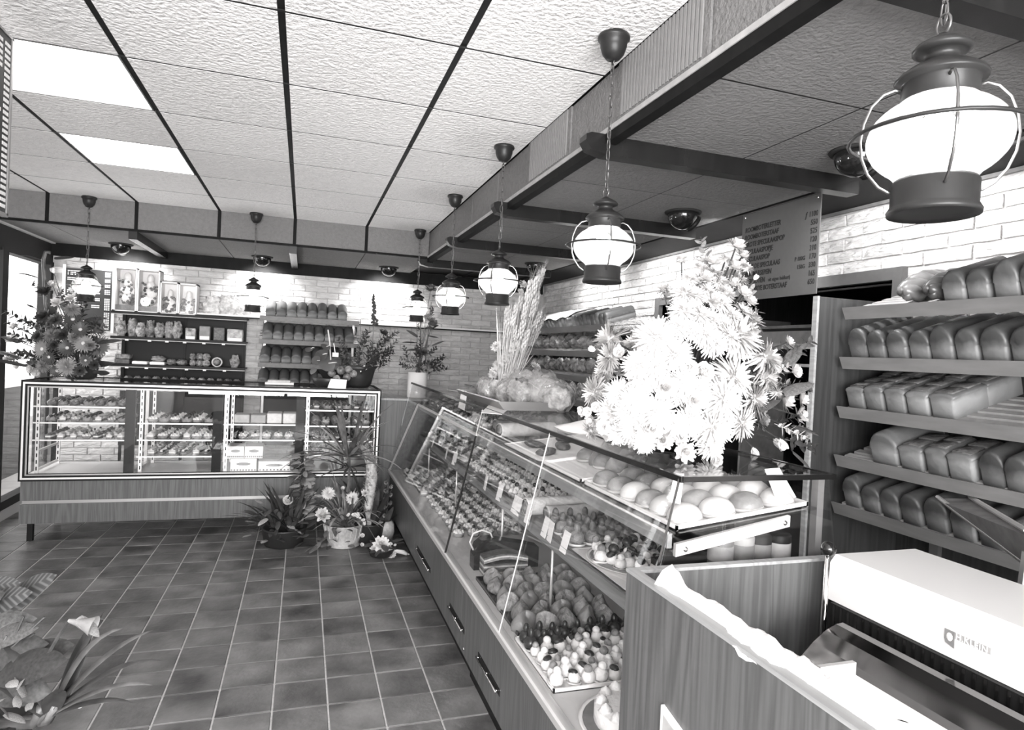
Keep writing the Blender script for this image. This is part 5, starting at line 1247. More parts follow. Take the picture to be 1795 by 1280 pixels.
# the big white bouquet at the near end of the counter
random.seed(3)
bq = thing('white_bouquet', 'huge overflowing bouquet of white chrysanthemums in a dark glass vase on the counter', 'flowers', (1.19, 1.80, ZT+.007))
vb = Vector((1.19, 1.80, ZT+.007))
MB().lathe([(.055, 0), (.07, .01), (.085, .06), (.080, .12), (.06, .16), (.064, .17), (.058, .17), (.054, .16), (.06, .1), (.001, .02)], 24, tuple(vb)).build('vase', 'gloss_black', bq, True)
MB().lathe([(.10, 0), (.125, .006), (.13, .012), (.10, .01), (.001, .008)], 28, tuple(vb)).build('dish', 'gloss_black', bq, True)
big = [(1150, 592, 46, 'mum'), (1120, 640, 33, 'mum'), (1182, 622, 38, 'mum'), (1290, 590, 50, 'mum'), (1338, 628, 46, 'mum'), (1312, 562, 36, 'mum'), (1250, 600, 30, 'mum'), (1200, 515, 28, 'mum'), (1196, 545, 30, 'mum'), (1085, 690, 32, 'mum'), (1072, 722, 30, 'mum'), (1112, 702, 36, 'mum'), (1128, 662, 32, 'mum'), (1108, 752, 30, 'mum'), (1152, 722, 36, 'mum'), (1138, 750, 30, 'ruff'), (1284, 662, 42, 'mum'), (1266, 700, 44, 'mum'), (1322, 700, 40, 'mum'), (1248, 748, 44, 'mum'), (1298, 742, 36, 'mum'), (1246, 782, 28, 'mum'), (1208, 740, 32, 'mum'), (1216, 702, 26, 'ruff'), (1165, 680, 26, 'ruff'), (1230, 655, 22, 'rose'), (1205, 648, 20, 'rose'), (1345, 665, 30, 'mum'),
       (1290, 434, 22, 'ruff'), (1272, 455, 16, 'mump'), (1252, 480, 20, 'mump'), (1282, 500, 22, 'ruff'), (1300, 515, 18, 'rose'), (1240, 512, 20, 'mum'), (1264, 532, 22, 'mump'), (1302, 545, 24, 'daisyw'), (1228, 470, 16, 'mum'), (1228, 552, 24, 'mump'), (1262, 566, 22, 'mum'), (1322, 490, 10, 'bell'), (1310, 470, 14, 'mump'), (1214, 580, 22, 'mump'), (1245, 560, 22, 'mum'), (1200, 668, 30, 'mum'), (1222, 682, 28, 'mum'), (1190, 692, 24, 'mump'), (1236, 490, 20, 'ruff'), (1262, 495, 20, 'mum'), (1286, 470, 18, 'ruff'), (1296, 492, 20, 'mump'), (1218, 520, 24, 'mum'), (1250, 530, 22, 'ruff'), (1280, 555, 24, 'mum'), (1272, 515, 20, 'mum'), (1312, 530, 18, 'ruffp'), (1208, 490, 18, 'mum'), (1246, 460, 16, 'ruffp'), (1300, 450, 16, 'ruff'), (1190, 575, 26, 'mum'), (1235, 585, 26, 'mum'), (1275, 590, 30, 'mum'), (1150, 640, 34, 'mum'), (1100, 722, 28, 'mump'), (1085, 760, 22, 'mump'), (1130, 775, 22, 'mump'), (1160, 770, 24, 'ruffp'), (1185, 745, 26, 'mump'),
       (1390, 652, 18, 'rose'), (1402, 700, 18, 'ruff'), (1372, 702, 24, 'ruff'), (1398, 728, 20, 'ruffp'), (1408, 760, 16, 'ruffm'), (1368, 772, 18, 'bell'), (1320, 786, 14, 'bell'), (1360, 690, 20, 'mum'), (1414, 680, 14, 'ruffm'), (1085, 604, 11, 'bellp'), (1086, 620, 13, 'rose'), (1047, 714, 12, 'rose'), (1032, 722, 12, 'rose'), (1200, 792, 22, 'ruffp'), (1252, 805, 16, 'rose'), (1060, 748, 16, 'ruff'), (1380, 600, 14, 'ruff'), (1190, 765, 20, 'ruffp'), (1330, 735, 22, 'ruffm')]
bouquet(bq, vb+Vector((0, 0, .15)), 1.80, .27, big, [(14, 'leaf_mid', 1080, 1400, 600, 770, .13), (14, 'leaf_pale', 1220, 1320, 450, 600, .12), (10, 'leaf', 1100, 1400, 680, 780, .12), (8, 'petal_pale', 1080, 1400, 640, 780, .12)], vb+Vector((.0, .05, .22)))
for (x, y, a) in ((1395, 690, .2), (1412, 745, -.5), (1410, 790, -.9), (1350, 720, .3), (1210, 800, -1.2), (1400, 640, .6)):
    p = PY(x, y, 1.74); put('leaf', LFM['leaf_mid'], bq, tuple(p-Vector((.05, 0, 0))), (U(-.6, .6), -a, U(-.4, .4)), U(.08, .12))
MB().box(1.172, 1.205, 1.69, 1.692, ZT+.06, ZT+.10).build('vase_label', 'paper', bq)
# white wrapping paper on the glass beside it
random.seed(9); b = MB(); n, m_ = 14, 9
for i in range(n+1):
    for j in range(m_+1):
        t, s = i/n, j/m_; x = 1.02+.34*s+.03*math.sin(t*5); y = 2.02+.42*t-.10*s*t
        b.v.append((x, y, ZT+.009+.075*math.sin(PI*s)**1.5*math.sin(PI*(.15+.7*t))+.006*math.sin(9*s+7*t)))
for i in range(n):
    for j in range(m_): q = i*(m_+1)+j; b.f.append((q, q+1, q+m_+2, q+m_+1)); b.m.append(0)
o = b.build('wrapping_paper', 'paper', None, True); tag(o, 'arched sheet of white wrapping paper on the counter top beside the bouquet', 'paper'); o.modifiers.new('t', 'SOLIDIFY').thickness = .002
# dark flower arrangement on the cabinet, window end
random.seed(12)
CZT = FZ1
db = Vector((-1.66, 5.82, CZT))
da = thing('flower_arrangement', 'tall dark arrangement of gerberas and foliage on the window end of the display cabinet', 'flowers', tuple(db))
MB().lathe([(.09, 0), (.11, .02), (.12, .09), (.11, .10), (.10, .09), (.001, .08)], 24, tuple(db)).build('bowl', 'pot_dark', da, True)
dark = [(90, 588, 19, 'mumd'), (74, 612, 20, 'daisym'), (76, 641, 19, 'mumd'), (117, 643, 22, 'mumd'), (86, 626, 17, 'daisy'), (128, 560, 22, 'daisy'), (126, 543, 18, 'mumd'), (141, 578, 18, 'daisy'), (146, 602, 22, 'daisym'), (118, 610, 20, 'daisy'), (158, 606, 13, 'ruffm'), (100, 532, 14, 'ruffp'), (124, 524, 12, 'ruffp'), (27, 573, 14, 'ruffp'), (30, 592, 12, 'bellp'), (80, 512, 18, 'ruffd'), (94, 478, 10, 'bellp'), (92, 500, 12, 'ruffp'), (77, 555, 18, 'ruffd'), (97, 562, 16, 'ruffd'), (66, 590, 14, 'ruffd'), (14, 630, 12, 'ruffp'), (33, 640, 12, 'rose'), (56, 647, 12, 'rosep'), (110, 588, 16, 'ruffd'), (165, 640, 12, 'ruffd'), (150, 632, 14, 'daisy'), (95, 605, 14, 'ruffd'), (130, 592, 15, 'ruffm'), (100, 650, 16, 'daisy'), (140, 650, 14, 'ruffd')]
bouquet(da, db+Vector((0, 0, .09)), 5.82, .36, dark, [(26, 'leaf', 30, 170, 560, 655, .18), (12, 'leaf', 70, 150, 500, 580, .16), (8, 'leaf_mid', 60, 180, 520, 650, .16)], db+Vector((0, 0, .3)), back=.5, fs_=.8)
for (x, y, a, L) in ((40, 600, 2.5, .24), (35, 625, 3.0, .26), (48, 640, 3.6, .24), (160, 640, -.6, .22), (60, 540, 2.2, .16), (170, 600, .4, .18), (72, 455, 2.9, .15), (95, 452, .3, .13), (66, 486, 3.1, .14), (170, 655, -1, .2), (150, 560, .5, .15)):
    p = PY(x, y, 5.72); put('leaf', LFM['leaf'], da, tuple(p), (U(-.5, .5), 0, a), L)
MB().tube([tuple(PY(88, 600, 5.8)), tuple(PY(80, 530, 5.8)), tuple(PY(77, 480, 5.8)), tuple(PY(76, 455, 5.8)), tuple(PY(80, 442, 5.8)), tuple(PY(88, 443, 5.8))], .014, 8).build('curled_branch', 'leaf', da, True)
# arrangements at the corner end of the cabinet
random.seed(15)
def anth(t, p, d, s):
    b = MB(); n = 14; v = [(0, 0, 0)]
    for k in range(n):
        a = 2*PI*k/n; r = (1-.35*math.cos(a/2)**6*1.0) if True else 1; v.append((r*math.cos(a)*1.0, r*math.sin(a)*.85, .12*math.cos(2*a)))
    b.add(v, [(0, k+1, (k+1) % n+1) for k in range(n)])
    o = put('anthurium', b.mesh('anthurium', 'petal_dark', True), t, tuple(p), orient(d), s)
    put('spadix', MB().tube([(0, 0, .02), (.35, 0, .25), (.75, 0, .38)], [.07, .07, .04], 6).mesh('spadix', 'petal_pale', True), t, tuple(p), orient(d), s)
fp = Vector((.20, 5.66, CZT)); fa = thing('anthurium_basket', 'basket of foil-wrapped balls with dark anthuriums and a white card on the cabinet', 'flowers', tuple(fp))
MB().lathe([(.10, 0), (.13, .03), (.15, .075), (.145, .08), (.12, .05), (.001, .03)], 24, tuple(fp+Vector((.02, .05, 0)))).build('basket', 'pot_dark', fa, True)
for (x, y) in ((582, 655), (598, 650), (612, 648), (590, 664), (608, 662), (620, 655)):
    p = PY(x, y, 5.66); put('foil_ball', D.meshes.get('foilball') or lump((0, 0, 0), .035, 12, 9, 2., .06, 1., -PI/2).mesh('foilball', 'bagged', True), fa, tuple(p+Vector((0, U(-.03, .03), 0))), (U(0, 3), U(0, 3), 0), U(.9, 1.2))
for (x, y, s, dd) in ((566, 622, .07, (-.5, -.8, .5)), (576, 637, .085, (.1, -1, .35)), (545, 612, .05, (-.3, -.4, .9)), (572, 608, .05, (.3, -.6, .8)), (556, 632, .05, (-.6, -.9, .1))): anth(fa, PY(x, y, 5.60), dd, s)
a = PY(580, 664, 5.54); b_ = PY(608, 666, 5.54); c = PY(606, 683, 5.50); d = PY(574, 680, 5.50)
MB().add([tuple(q) for q in (a, b_, c, d)]+[tuple(q+Vector((0, .003, 0))) for q in (a, b_, c, d)], [(0, 1, 2, 3), (7, 6, 5, 4), (0, 4, 5, 1), (1, 5, 6, 2), (2, 6, 7, 3), (3, 7, 4, 0)]).build('card', 'paper', fa)
MB().tube([tuple(PY(580, 640, 5.62)), tuple(PY(578, 600, 5.62)), tuple(PY(575, 578, 5.62))], .006, 6).build('stake', 'petal_pale', fa)
p = PY(588, 622, 5.58); MB().box(p.x-.025, p.x+.025, p.y, p.y+.003, p.z-.018, p.z+.018).build('tag', 'paper', fa); MB().tube([tuple(PY(588, 622, 5.585)), tuple(PY(585, 602, 5.585))], .004, 5).build('tag_stick', 'paper', fa)
put('leaf', LFM['leaf_pale'], fa, tuple(PY(552, 645, 5.6)), (.3, .8, 2.), .10); put('leaf', LFM['leaf_mid'], fa, tuple(PY(560, 655, 5.6)), (.3, 1.2, 1.), .10)
gp_ = Vector((.47, 5.80, CZT)); ga = thing('wrapped_pot_plant', 'leafy plant in a dark wrapped pot with a tall flower spike on the cabinet', 'plant', tuple(gp_))
def crink(p, ph, t): return p*(1+.06*math.sin(9*t)+.04*math.sin(5*t+3*ph))
MB().lathe([(.09, 0), (.115, .03), (.13, .10), (.145, .16), (.17, .19), (.15, .185), (.12, .15), (.001, .13)], 22, tuple(gp_)).build('pot', 'pot_dark', ga, True)
for k in range(34):
    x, y = U(598, 688), U(590, 642); p = PY(x, y, 5.80+U(-.12, .12)); d = Vector((p.x-.47, p.y-5.8, .12+U(0, .3))).normalized(); put('leaf_sprig', random.choice(SPR['leaf' if k % 3 else 'leaf_mid']), ga, tuple(p-d*.08), orient(d), U(.13, .2))
sk = MB()
for k in range(46): t = k/46; p = PY(657-3*t+U(-6, 6)*(1-t*.8), 570-54*t, 5.8+U(-.03, .03)); sk.ell(tuple(p), .014*(1.1-.6*t), .014, .012, 6, 4)
sk.build('flower_spike', 'petal_dark', ga, True, kind='stuff'); MB().tube([tuple(PY(652, 640, 5.8)), tuple(PY(655, 568, 5.8)), tuple(PY(656, 520, 5.8))], .004, 5).build('spike_stem', 'leaf', ga)
for (x0, y0, x1, y1) in ((640, 640, 632, 560), (640, 630, 622, 575), (660, 640, 672, 575), (668, 640, 690, 612)): MB().tube([tuple(PY(x0, y0, 5.8)), tuple(PY((x0+x1)/2-3, (y0+y1)/2, 5.8)), tuple(PY(x1, y1, 5.8))], .003, 5).build('stem', 'leaf', ga)
put('dark_blossom', FW['ruffd'][0], ga, tuple(PY(672, 585, 5.8)), orient((.3, -.5, .8)), .05)
p = PY(636, 647, 5.66); o_ = MB().box(-.03, .03, -.001, .001, -.02, .02).mesh('tag', 'paper'); put('tag', o_, ga, tuple(p), (0, -.6, 0))
MB().tube([tuple(PY(632, 655, 5.67)), tuple(PY(650, 635, 5.64)), tuple(PY(662, 625, 5.64))], .012, 6).build('dark_ribbon', 'soft_black', ga)
# boxes lying on the cabinet top
sheet('flat_packet', [(-.30, 5.78, CZT+.0005), (-.07, 5.78, CZT+.0005), (-.07, 5.95, CZT+.0005), (-.30, 5.95, CZT+.0005)], 'paper', 'flat white packet lying on the cabinet top in front of the small loaves', 'packet', .018)
sheet('flat_packet', [(-.28, 5.80, CZT+.019), (-.10, 5.80, CZT+.019), (-.10, 5.93, CZT+.019), (-.28, 5.93, CZT+.019)], 'grey_light', 'smaller grey packet lying on the flat white one on the cabinet', 'packet', .018)
# white vase in the corner
random.seed(17)
wv = Vector((1.01, 5.88, 1.109)); wa = thing('white_vase', 'plain white cylinder vase with tall stemmed carnations in the corner by the brick wall', 'vase', tuple(wv))
MB().lathe([(.088, 0), (.09, .01), (.09, .235), (.084, .235), (.08, .05), (.001, .04)], 28, tuple(wv)).build('vase', 'porcelain', wa, True)
fl_ = [(755, 508, 12, 'ruffm'), (730, 540, 11, 'ruffm'), (758, 570, 12, 'ruffm'), (752, 562, 10, 'ruffm'), (742, 618, 9, 'ruffd')]
bouquet(wa, wv+Vector((0, 0, .22)), 5.88, .2, fl_, [(14, 'leaf', 705, 770, 615, 650, .15), (8, 'leaf_mid', 715, 760, 600, 645, .13), (6, 'leaf', 728, 765, 520, 610, .11)], wv+Vector((0, 0, .3)), back=.2)
for (x0, y0, x1, y1) in ((738, 640, 737, 560), (745, 640, 756, 530)): MB().tube([tuple(PY(x0, y0, 5.88)), tuple(PY((x0+x1)/2, (y0+y1)/2, 5.86)), tuple(PY(x1, y1, 5.84))], .005, 5).build('tall_stem', 'leaf', wa)
for (x, y, a) in ((733, 590, 2.8), (750, 588, .4), (728, 600, 3.3), (757, 605, -.2), (735, 612, 2.9), (748, 575, .6)): put('leaf', LFM['leaf'], wa, tuple(PY(x, y, 5.84)), (U(-.5, .5), U(-.4, .4), a), .13)
put('leaf', NARROW['leaf'], wa, tuple(PY(762, 628, 5.85)), (0, 0, .2), .16)
# dried wheat with cellophane goods on the counter top
random.seed(19)
wp = Vector((1.16, 3.70, ZT+.006)); ws = thing('wheat_basket', 'wide low basket of cellophane-wrapped goods with a tall sheaf of dried wheat on the counter', 'basket', tuple(wp))
MB().prism([(1.0, ZT+.0065), (1.36, ZT+.0065), (1.395, ZT+.05), (1.385, ZT+.055), (1.352, ZT+.012), (1.008, ZT+.012), (.975, ZT+.055), (.965, ZT+.05)], 'Y', 3.15, 4.1).build('basket', 'alu_dull', ws)
for y in (3.15, 4.1): MB().prism([(1.0, ZT+.0065), (1.36, ZT+.0065), (1.395, ZT+.052), (.965, ZT+.052)], 'Y', y-.004, y+.004).build('basket_end', 'alu_dull', ws)
CB = [bag_mesh('cello%d' % k, .16, .15, .14, 'cellophane_grey', 120+k, False) for k in range(4)]
CW = [bag_mesh('cellow%d' % k, .175, .165, .155, 'cellophane', 130+k, False) for k in range(3)]
random.seed(23)
for (x, y, Y, s) in ((860, 700, 3.75, .8), (890, 705, 3.5, .9), (850, 680, 3.9, .8), (880, 680, 3.75, .9), (915, 702, 3.35, 1.), (925, 680, 3.5, 1.1), (950, 702, 3.25, 1.1), (955, 680, 3.4, 1.1), (975, 700, 3.2, 1.), (985, 690, 3.3, .9), (905, 665, 3.7, .9), (940, 668, 3.55, .9)):
    p = PY(x, y, Y); z = max(ZT+.012, p.z-.07*s)
    put('wrapped_packet', random.choice(CB), ws, (p.x, p.y, z), (U(-.4, .4), U(-.4, .4), U(0, 6)), s*U(.9, 1.1)); put('cellophane', random.choice(CW), ws, (p.x, p.y, z-.004), (U(-.3, .3), U(-.3, .3), U(0, 6)), s)
ear = MB(); 
for k in range(22): t = k/22; a = k*2.4; ear.ell((.010*math.cos(a), .010*math.sin(a), .09*t), .007, .007, .012, 5, 3)
for k in range(12): a = k*.52; ear.strip((0, 0, .03+.005*k), (.22*math.cos(a), .22*math.sin(a), 1), .11, .0022, 0, 1, 0)
EAR = ear.mesh('wheat_ear', 'straw', True); sm_ = MB()
wtops = [(945, 492), (938, 500), (930, 520), (925, 530), (920, 545), (912, 555), (935, 540), (940, 530), (928, 560), (905, 570), (900, 556), (893, 575), (908, 590), (915, 580), (922, 595), (890, 560), (886, 580), (898, 600), (930, 585), (902, 545), (933, 570), (912, 530), (942, 560), (926, 510), (948, 565), (950, 480), (892, 548), (918, 570), (904, 582), (936, 592)]
for (x, y) in wtops:
    p = PY(x, y, 3.62+U(-.08, .10)); q = PY(892+(x-915)*.35+U(-8, 8), 668, 3.66+U(-.05, .05)); d = (p-q).normalized()
    sm_.tube([tuple(q), tuple((p+q)*.5+Vector((U(-.01, .01), 0, 0))), tuple(p)], .0022, 4); put('wheat_ear', EAR, ws, tuple(p-d*.05), orient(d+Vector((U(-.1, .1), U(-.1, .1), 0))), U(.9, 1.3))
for k in range(70):
    x = U(870, 945); y = U(540, 640); p = PY(x, y, 3.62+U(-.1, .1)); q = PY(892+(x-915)*.4, 668, 3.66); sm_.strip(tuple(q), tuple(p-q), (p-q).length*U(.8, 1.1), .006, .05, 4, .2)
sm_.build('straw_stalks', 'straw', ws, kind='stuff')
for k in range(14): p = PY(U(862, 905), U(600, 665), 3.6+U(-.05, .05)); put('dried_flower', random.choice(FW['ruffp']+FW['mump']), ws, tuple(p), orient((U(-.5, .5), -.7, .6)), U(.018, .03))
for (x, y, r) in ((916, 500, .03), (912, 512, .022), (940, 645, .028), (935, 640, .02)): put('dried_flower', FW['ruffp'][0], ws, tuple(PY(x, y, 3.62)), orient((.2, -.7, .6)), r)
put('leaf', LFM['leaf'], ws, tuple(PY(872, 610, 3.64)), (0, .6, 1.), .12)
# plate on the far counter glass
plate(1.12, 4.55, ZT+.006, .12, 'shallow white dish on the far counter glass beside the wheat basket')
# ------------------------------------------------------------------ plants on the floor
def blades(t, base, n, L, w, m, el=(.5, 1.3), droop=1.2, name='leaf', seed=0, az=None):
    random.seed(seed)
    for k in range(n):
        L_ = L
        a = (az[0]+(az[1]-az[0])*R()) if az else k*2.4+U(-.3, .3); e = U(*el)
        reach = .35+.65*math.cos(max(0, e)); cs, sn = math.cos(a)*reach, math.sin(a)*reach
        if sn > .05: L_ = min(L_, max(.08, 5.46-base.y)/sn/1.1)
        if cs > .05: L_ = min(L_, max(.08, .74-base.x)/cs/1.1)
        MB().strip((base.x+.02*math.cos(a), base.y+.02*math.sin(a), base.z), (math.cos(a)*math.cos(e), math.sin(a)*math.cos(e), math.sin(e)), L_*U(.75, 1.1), w*U(.8, 1.1), droop*U(.7, 1.2), 8, .35).build(name, m, t, True)
A = PZ(497, 955, 0); A.z = 0
pa = thing('potted_plant', 'dark pot with spiky leaves and a tall variegated ivy column on the floor', 'plant', (A.x, A.y, 0))
MB().lathe([(.12, 0), (.14, .01), (.165, .13), (.17, .14), (.15, .14), (.14, .12), (.001, .12)], 24, (A.x, A.y, 0)).build('pot', 'pot_dark', pa, True)
blades(pa, Vector((A.x+.05, A.y, .13)), 26, .42, .040, 'leaf', (.45, 1.2), .5, seed=2); blades(pa, Vector((A.x-.06, A.y+.02, .13)), 16, .40, .022, 'leaf', (.5, 1.2), .9, seed=3)
random.seed(31); iv = MB()
for k in range(90):
    t = k/90; a = k*2.4; p = Vector((A.x+.13-.02*t, A.y+.02, .2+.50*t)); d = Vector((math.cos(a), math.sin(a), U(-.3, .3))); 
    put('ivy_leaf', LFM['leaf_pale' if k % 3 else 'leaf_mid'], pa, tuple(p+d*.02), (U(.3, 1.0), U(-.3, .6), a), U(.075, .11))
MB().tube([(A.x+.13, A.y+.02, .1), (A.x+.12, A.y+.02, .45), (A.x+.11, A.y+.02, .72)], .012, 6).build('moss_stake', 'soil', pa)
for k in range(40): a = U(PI*.75, PI*1.9); r = U(.08, .2); put('ivy_leaf', LFM['leaf_pale' if k % 4 == 0 else 'leaf'], pa, (A.x-.06+r*math.cos(a), A.y+r*math.sin(a), .15+U(-.06, .17)), (U(-.6, .6), U(-.2, .9), a), U(.06, .10))
put('pale_bloom', FW['rosep'][0], pa, (A.x+.02, A.y-.10, .36), orient((0, -.8, .5)), .045)
B = PZ(602, 958, 0); B.y += .02; B.z = 0
pb_ = thing('potted_plant', 'pale ribbed pot with spider plant, white blooms and a tall dracaena on the floor', 'plant', (B.x, B.y, 0))
prf = []
MB().lathe([(.10, 0), (.13, .015), (.115, .03), (.14, .10), (.15, .17), (.155, .18), (.14, .18), (.13, .15), (.001, .15)], 24, (B.x, B.y, 0)).build('pot', 'pot_pale', pb_, True)
for k in range(20): a = k*2*PI/20; MB().tube([(B.x+.132*math.cos(a), B.y+.132*math.sin(a), .08), (B.x+.153*math.cos(a), B.y+.153*math.sin(a), .175)], .007, 5).build('pot_rib', 'pot_pale', pb_)
blades(pb_, Vector((B.x, B.y, .17)), 40, .38, .026, 'leaf_pale', (.5, 1.45), 1.9, seed=5); blades(pb_, Vector((B.x+.05, B.y, .17)), 18, .36, .022, 'leaf_mid', (.4, 1.3), 1.5, seed=6)
T = PY(612, 800, B.y-.02)
MB().tube([(B.x+.03, B.y-.02, .15), ((B.x+T.x)/2+.02, B.y-.02, .35), (T.x, T.y, T.z)], .012, 6).build('trunk', 'pastry_dark', pb_)
blades(pb_, T, 24, .54, .036, 'leaf_mid', (.05, 1.4), 1.15, seed=8); blades(pb_, T, 10, .50, .034, 'leaf_pale', (.2, 1.4), 1.1, seed=18); blades(pb_, T-Vector((0, 0, .08)), 14, .32, .022, 'leaf', (-.2, .6), 1.0, seed=9)
for (x, y, r, kd) in ((576, 865, .05, 'mum'), (617, 873, .048, 'mum'), (600, 858, .03, 'bell'), (565, 904, .06, 'ruffp'), (640, 865, .03, 'ruffp')): p = PY(x, y, B.y-.12); put(FNAME[kd], FW[kd][0], pb_, tuple(p), orient((U(-.3, .3), -.8, .6)), r); MB().tube([(B.x, B.y-.05, .16), tuple(p)], .003, 5).build('flower_stem', 'leaf', pb_)
for k in range(26): a = U(PI*.8, PI*1.7); r = U(.12, .26); put('ivy_leaf', LFM['leaf' if k % 2 else 'leaf_mid'], pb_, (B.x-.08+r*math.cos(a), B.y+r*math.sin(a)*.8, .04+U(0, .18)), (U(-.6, .6), U(-.2, .9), a), U(.06, .10))
# pampas plume in a dark pot, trailing orchid pot, low bowl of white flowers
Cc = Vector((.55, 5.12, 0))
pc = thing('potted_plant', 'dark pot with a tall fluffy pampas plume and dark leaves in the corner', 'plant', tuple(Cc))
MB().lathe([(.09, 0), (.10, .01), (.12, .16), (.125, .17), (.11, .17), (.10, .14), (.001, .14)], 22, tuple(Cc)).build('pot', 'pot_dark', pc, True)
b = MB(); pts = [PY(x, y, 5.06) for x, y in ((648, 930), (646, 890), (648, 860), (652, 835), (650, 812), (643, 795), (634, 785))]; random.seed(44)
b.tube([tuple(p) for p in pts], [.012, .035, .045, .045, .042, .034, .012], 9)
for k in range(420):
    t = U(.1, 1)*(len(pts)-1.01); i = int(t); p = pts[i].lerp(pts[i+1], t-i); a = U(0, 2*PI); b.strip(tuple(p+Vector((math.cos(a)*.02, math.sin(a)*.02, 0))), (math.cos(a)*.7, math.sin(a)*.7, .8), .06, .012, .6, 3, .1)
b.build('plume', 'plume', pc, True, kind='stuff'); MB().tube([(Cc.x, Cc.y, .1), tuple(pts[0])], .006, 6).build('plume_stem', 'straw', pc)
blades(pc, Vector((Cc.x+.02, Cc.y, .16)), 16, .45, .05, 'leaf', (.7, 1.4), .7, seed=12)
E1 = Vector((.70, 5.15, 0))
pe = thing('potted_plant', 'pale woven pot with a dark stem of small drooping flowers against the counter front', 'plant', (.68, 5.15, 0))
MB().lathe([(.04, 0), (.06, .01), (.075, .08), (.07, .14), (.05, .17), (.04, .165), (.001, .12)], 22, (.68, 5.15, 0)).build('pot', 'pot_pale', pe, True)
MB().tube([(.68, 5.15, .13), (.69, 5.13, .35), (.685, 5.13, .50)], .005, 6).build('stem', 'leaf', pe)
for k in range(9): put('drooping_flower', FW['ruffm'][0], pe, (.685+(.018 if k % 2 else -.018), 5.11, .22+.033*k), orient((.5 if k % 2 else -.5, -.8, -.2)), .020)
blades(pe, Vector((.68, 5.16, .15)), 8, .34, .05, 'leaf', (.7, 1.4), .6, seed=13)
F = PZ(668, 975, 0); pf = thing('flower_bowl', 'low dark bowl of white flowers with sprays of tiny blossoms on the floor', 'flowers', (F.x, F.y, 0))
MB().lathe([(.06, 0), (.08, .008), (.10, .055), (.105, .06), (.09, .06), (.08, .05), (.001, .045)], 22, (F.x, F.y, 0)).build('bowl', 'pot_dark', pf, True)
random.seed(50)
for (x, y, r, kd) in ((668, 955, .065, 'ruff'), (672, 968, .055, 'rose'), (655, 962, .03, 'ruff'), (685, 972, .045, 'ruffp'), (635, 940, .02, 'rose'), (634, 956, .018, 'rose')):
    put(FNAME[kd], FW[kd][0], pf, tuple(PY(x, y, F.y-.03)), orient((U(-.3, .3), -.8, .7)), r)
bl2 = FW['daisyw'][0]
for k in range(34):
    t = k/34; 
    x, y = ((612+t*2*30, 905+t*2*18-10*math.sin(t*6)) if t < .5 else (678+(t-.5)*2*40, 952+(t-.5)*2*24))
    put('tiny_blossom', bl2, pf, tuple(PY(x+U(-3, 3), y+U(-4, 4), F.y+.0)), orient((U(-.5, .5), -.7, .7)), .011)
MB().tube([tuple(PY(612, 905, F.y)), tuple(PY(640, 915, F.y)), (F.x, F.y, .05)], .003, 5).build('blossom_stem', 'leaf', pf); MB().tube([tuple(PY(718, 978, F.y)), tuple(PY(690, 960, F.y)), (F.x, F.y, .05)], .003, 5).build('blossom_stem', 'leaf', pf)
for k in range(16): a = k*.4; put('leaf', LFM['leaf'], pf, (F.x+.08*math.cos(a), F.y+.08*math.sin(a), .06+U(0, .05)), (U(-.5, .5), U(0, .5), a), U(.07, .11))
tub = PZ(712, 975, 0); MB().tube([(F.x+.06, F.y, .05), (F.x+.14, F.y-.01, .035), (F.x+.19, F.y-.02, .012)], [.02, .022, .012], 8).build('pale_shell', 'petal_white', pf, True)
# ------------------------------------------------------------------ plant near the lower left
random.seed(60)
G = Vector((-1.02, 2.62, 0)); pg = thing('potted_plant', 'dark leafy plant group with a calla bloom and striped bromeliad leaves beside the entrance floor', 'plant', tuple(G))
MB().lathe([(.12, 0), (.14, .01), (.17, .2), (.175, .21), (.15, .21), (.14, .18), (.001, .17)], 24, tuple(G)).build('pot', 'pot_dark', pg, True)
def PG(x, y, Y=2.62): return PY(x, y, Y)
for (x, y, r, a, t_) in ((20, 1050, .14, .3, 'leaf_striped'), (60, 1045, .16, .6, 'leaf_striped'), (5, 1092, .15, .1, 'leaf_mid'), (25, 1110, .14, .2, 'leaf_mid'), (-10, 1065, .14, .6, 'leaf'), (40, 1130, .16, -.1, 'leaf'), (10, 1020, .11, .1, 'leaf_striped'), (-5, 1140, .2, .1, 'leaf'), (50, 1165, .2, .2, 'leaf'), (70, 1150, .18, .3, 'leaf'), (20, 1180, .2, -.2, 'leaf')):
    p = PG(x, y, 2.6+U(-.08, .08)); put('broad_leaf', LFM[t_], pg, tuple(p-Vector((.08, 0, .02))), (U(.6, 1.15), -a*.8, U(-.3, .2)), r*1.25)
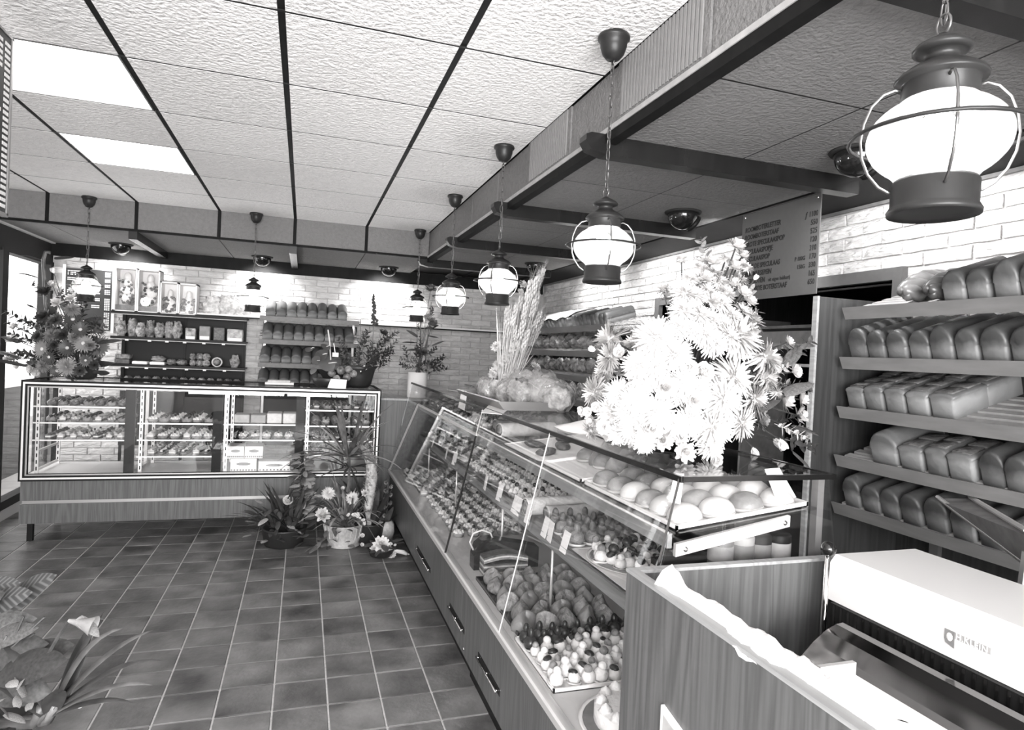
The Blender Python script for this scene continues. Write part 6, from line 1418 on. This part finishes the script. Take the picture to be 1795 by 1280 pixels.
for (x0, y0, L, az, el, dr, w) in ((90, 1240, .34, .2, 1.25, 2.2, .03), (100, 1230, .36, .1, .9, 1.1, .026), (105, 1235, .36, -.1, .75, 1.3, .024), (100, 1245, .33, -.2, .6, 1.2, .022), (95, 1250, .30, -.4, .5, 1.0, .022), (85, 1235, .30, 2.6, 1.0, 1.4, .03), (95, 1225, .30, .6, 1.15, .6, .02), (80, 1250, .26, 2.9, .8, 1.2, .03), (100, 1240, .30, 1.2, 1.1, 1.0, .03), (90, 1245, .28, -1.2, .9, 1.2, .035)):
    p = PG(x0, y0, 2.5); MB().strip(tuple(p), (math.cos(az)*math.cos(el), math.sin(az)*math.cos(el), math.sin(el)), L, w*1.9, dr, 9, .5).build('arching_leaf', 'leaf' if R() < .75 else 'leaf_mid', pg, True)
b = MB(); c0 = PG(128, 1095, 2.5)
MB().tube([tuple(PG(60, 1190, 2.5)), tuple(PG(100, 1120, 2.5)), tuple(PG(120, 1088, 2.5))], .006, 6).build('calla_stem', 'leaf', pg)
b.lathe([(.006, 0), (.012, .03), (.022, .06), (.034, .085)], 14, (0, 0, 0), close=False); put('calla_bloom', b.mesh('calla', 'leaf_pale', True), pg, tuple(PG(120, 1088, 2.5)), orient((1, -.2, -.25)), 1.0)
put('calla_lip', LFM['leaf_pale'], pg, tuple(PG(138, 1082, 2.5)), (.3, .9, -.2), .10)
for (x, y) in ((15, 1195), (28, 1210), (8, 1225), (45, 1222), (30, 1240), (10, 1250), (50, 1245), (20, 1262)): put('pale_leaf', LFM['leaf_pale'], pg, tuple(PG(x, y, 2.45)), (U(-.6, .6), U(-.9, .6), U(-1, 4)), U(.05, .08))
MB().ell(tuple(PG(140, 1236, 2.48)), .011, .011, .011, 10, 7).build('pale_berry', 'petal_white', pg, True)
for (x, y) in ((70, 1262), (85, 1262), (60, 1268)): MB().tube([(G.x, G.y, .18), tuple(PG(x, y, 2.52)), tuple(PG(x+15, y-30, 2.5))], .018, 6).build('stalk', 'leaf_mid', pg, True)
for k in range(14): a = k*2.4; MB().tube([(G.x, G.y, .18), (G.x+.06*math.cos(a), G.y+.06*math.sin(a), .32), tuple(PG(U(-20, 90), U(1080, 1230), 2.6))], .004, 5).build('leaf_stem', 'leaf', pg)
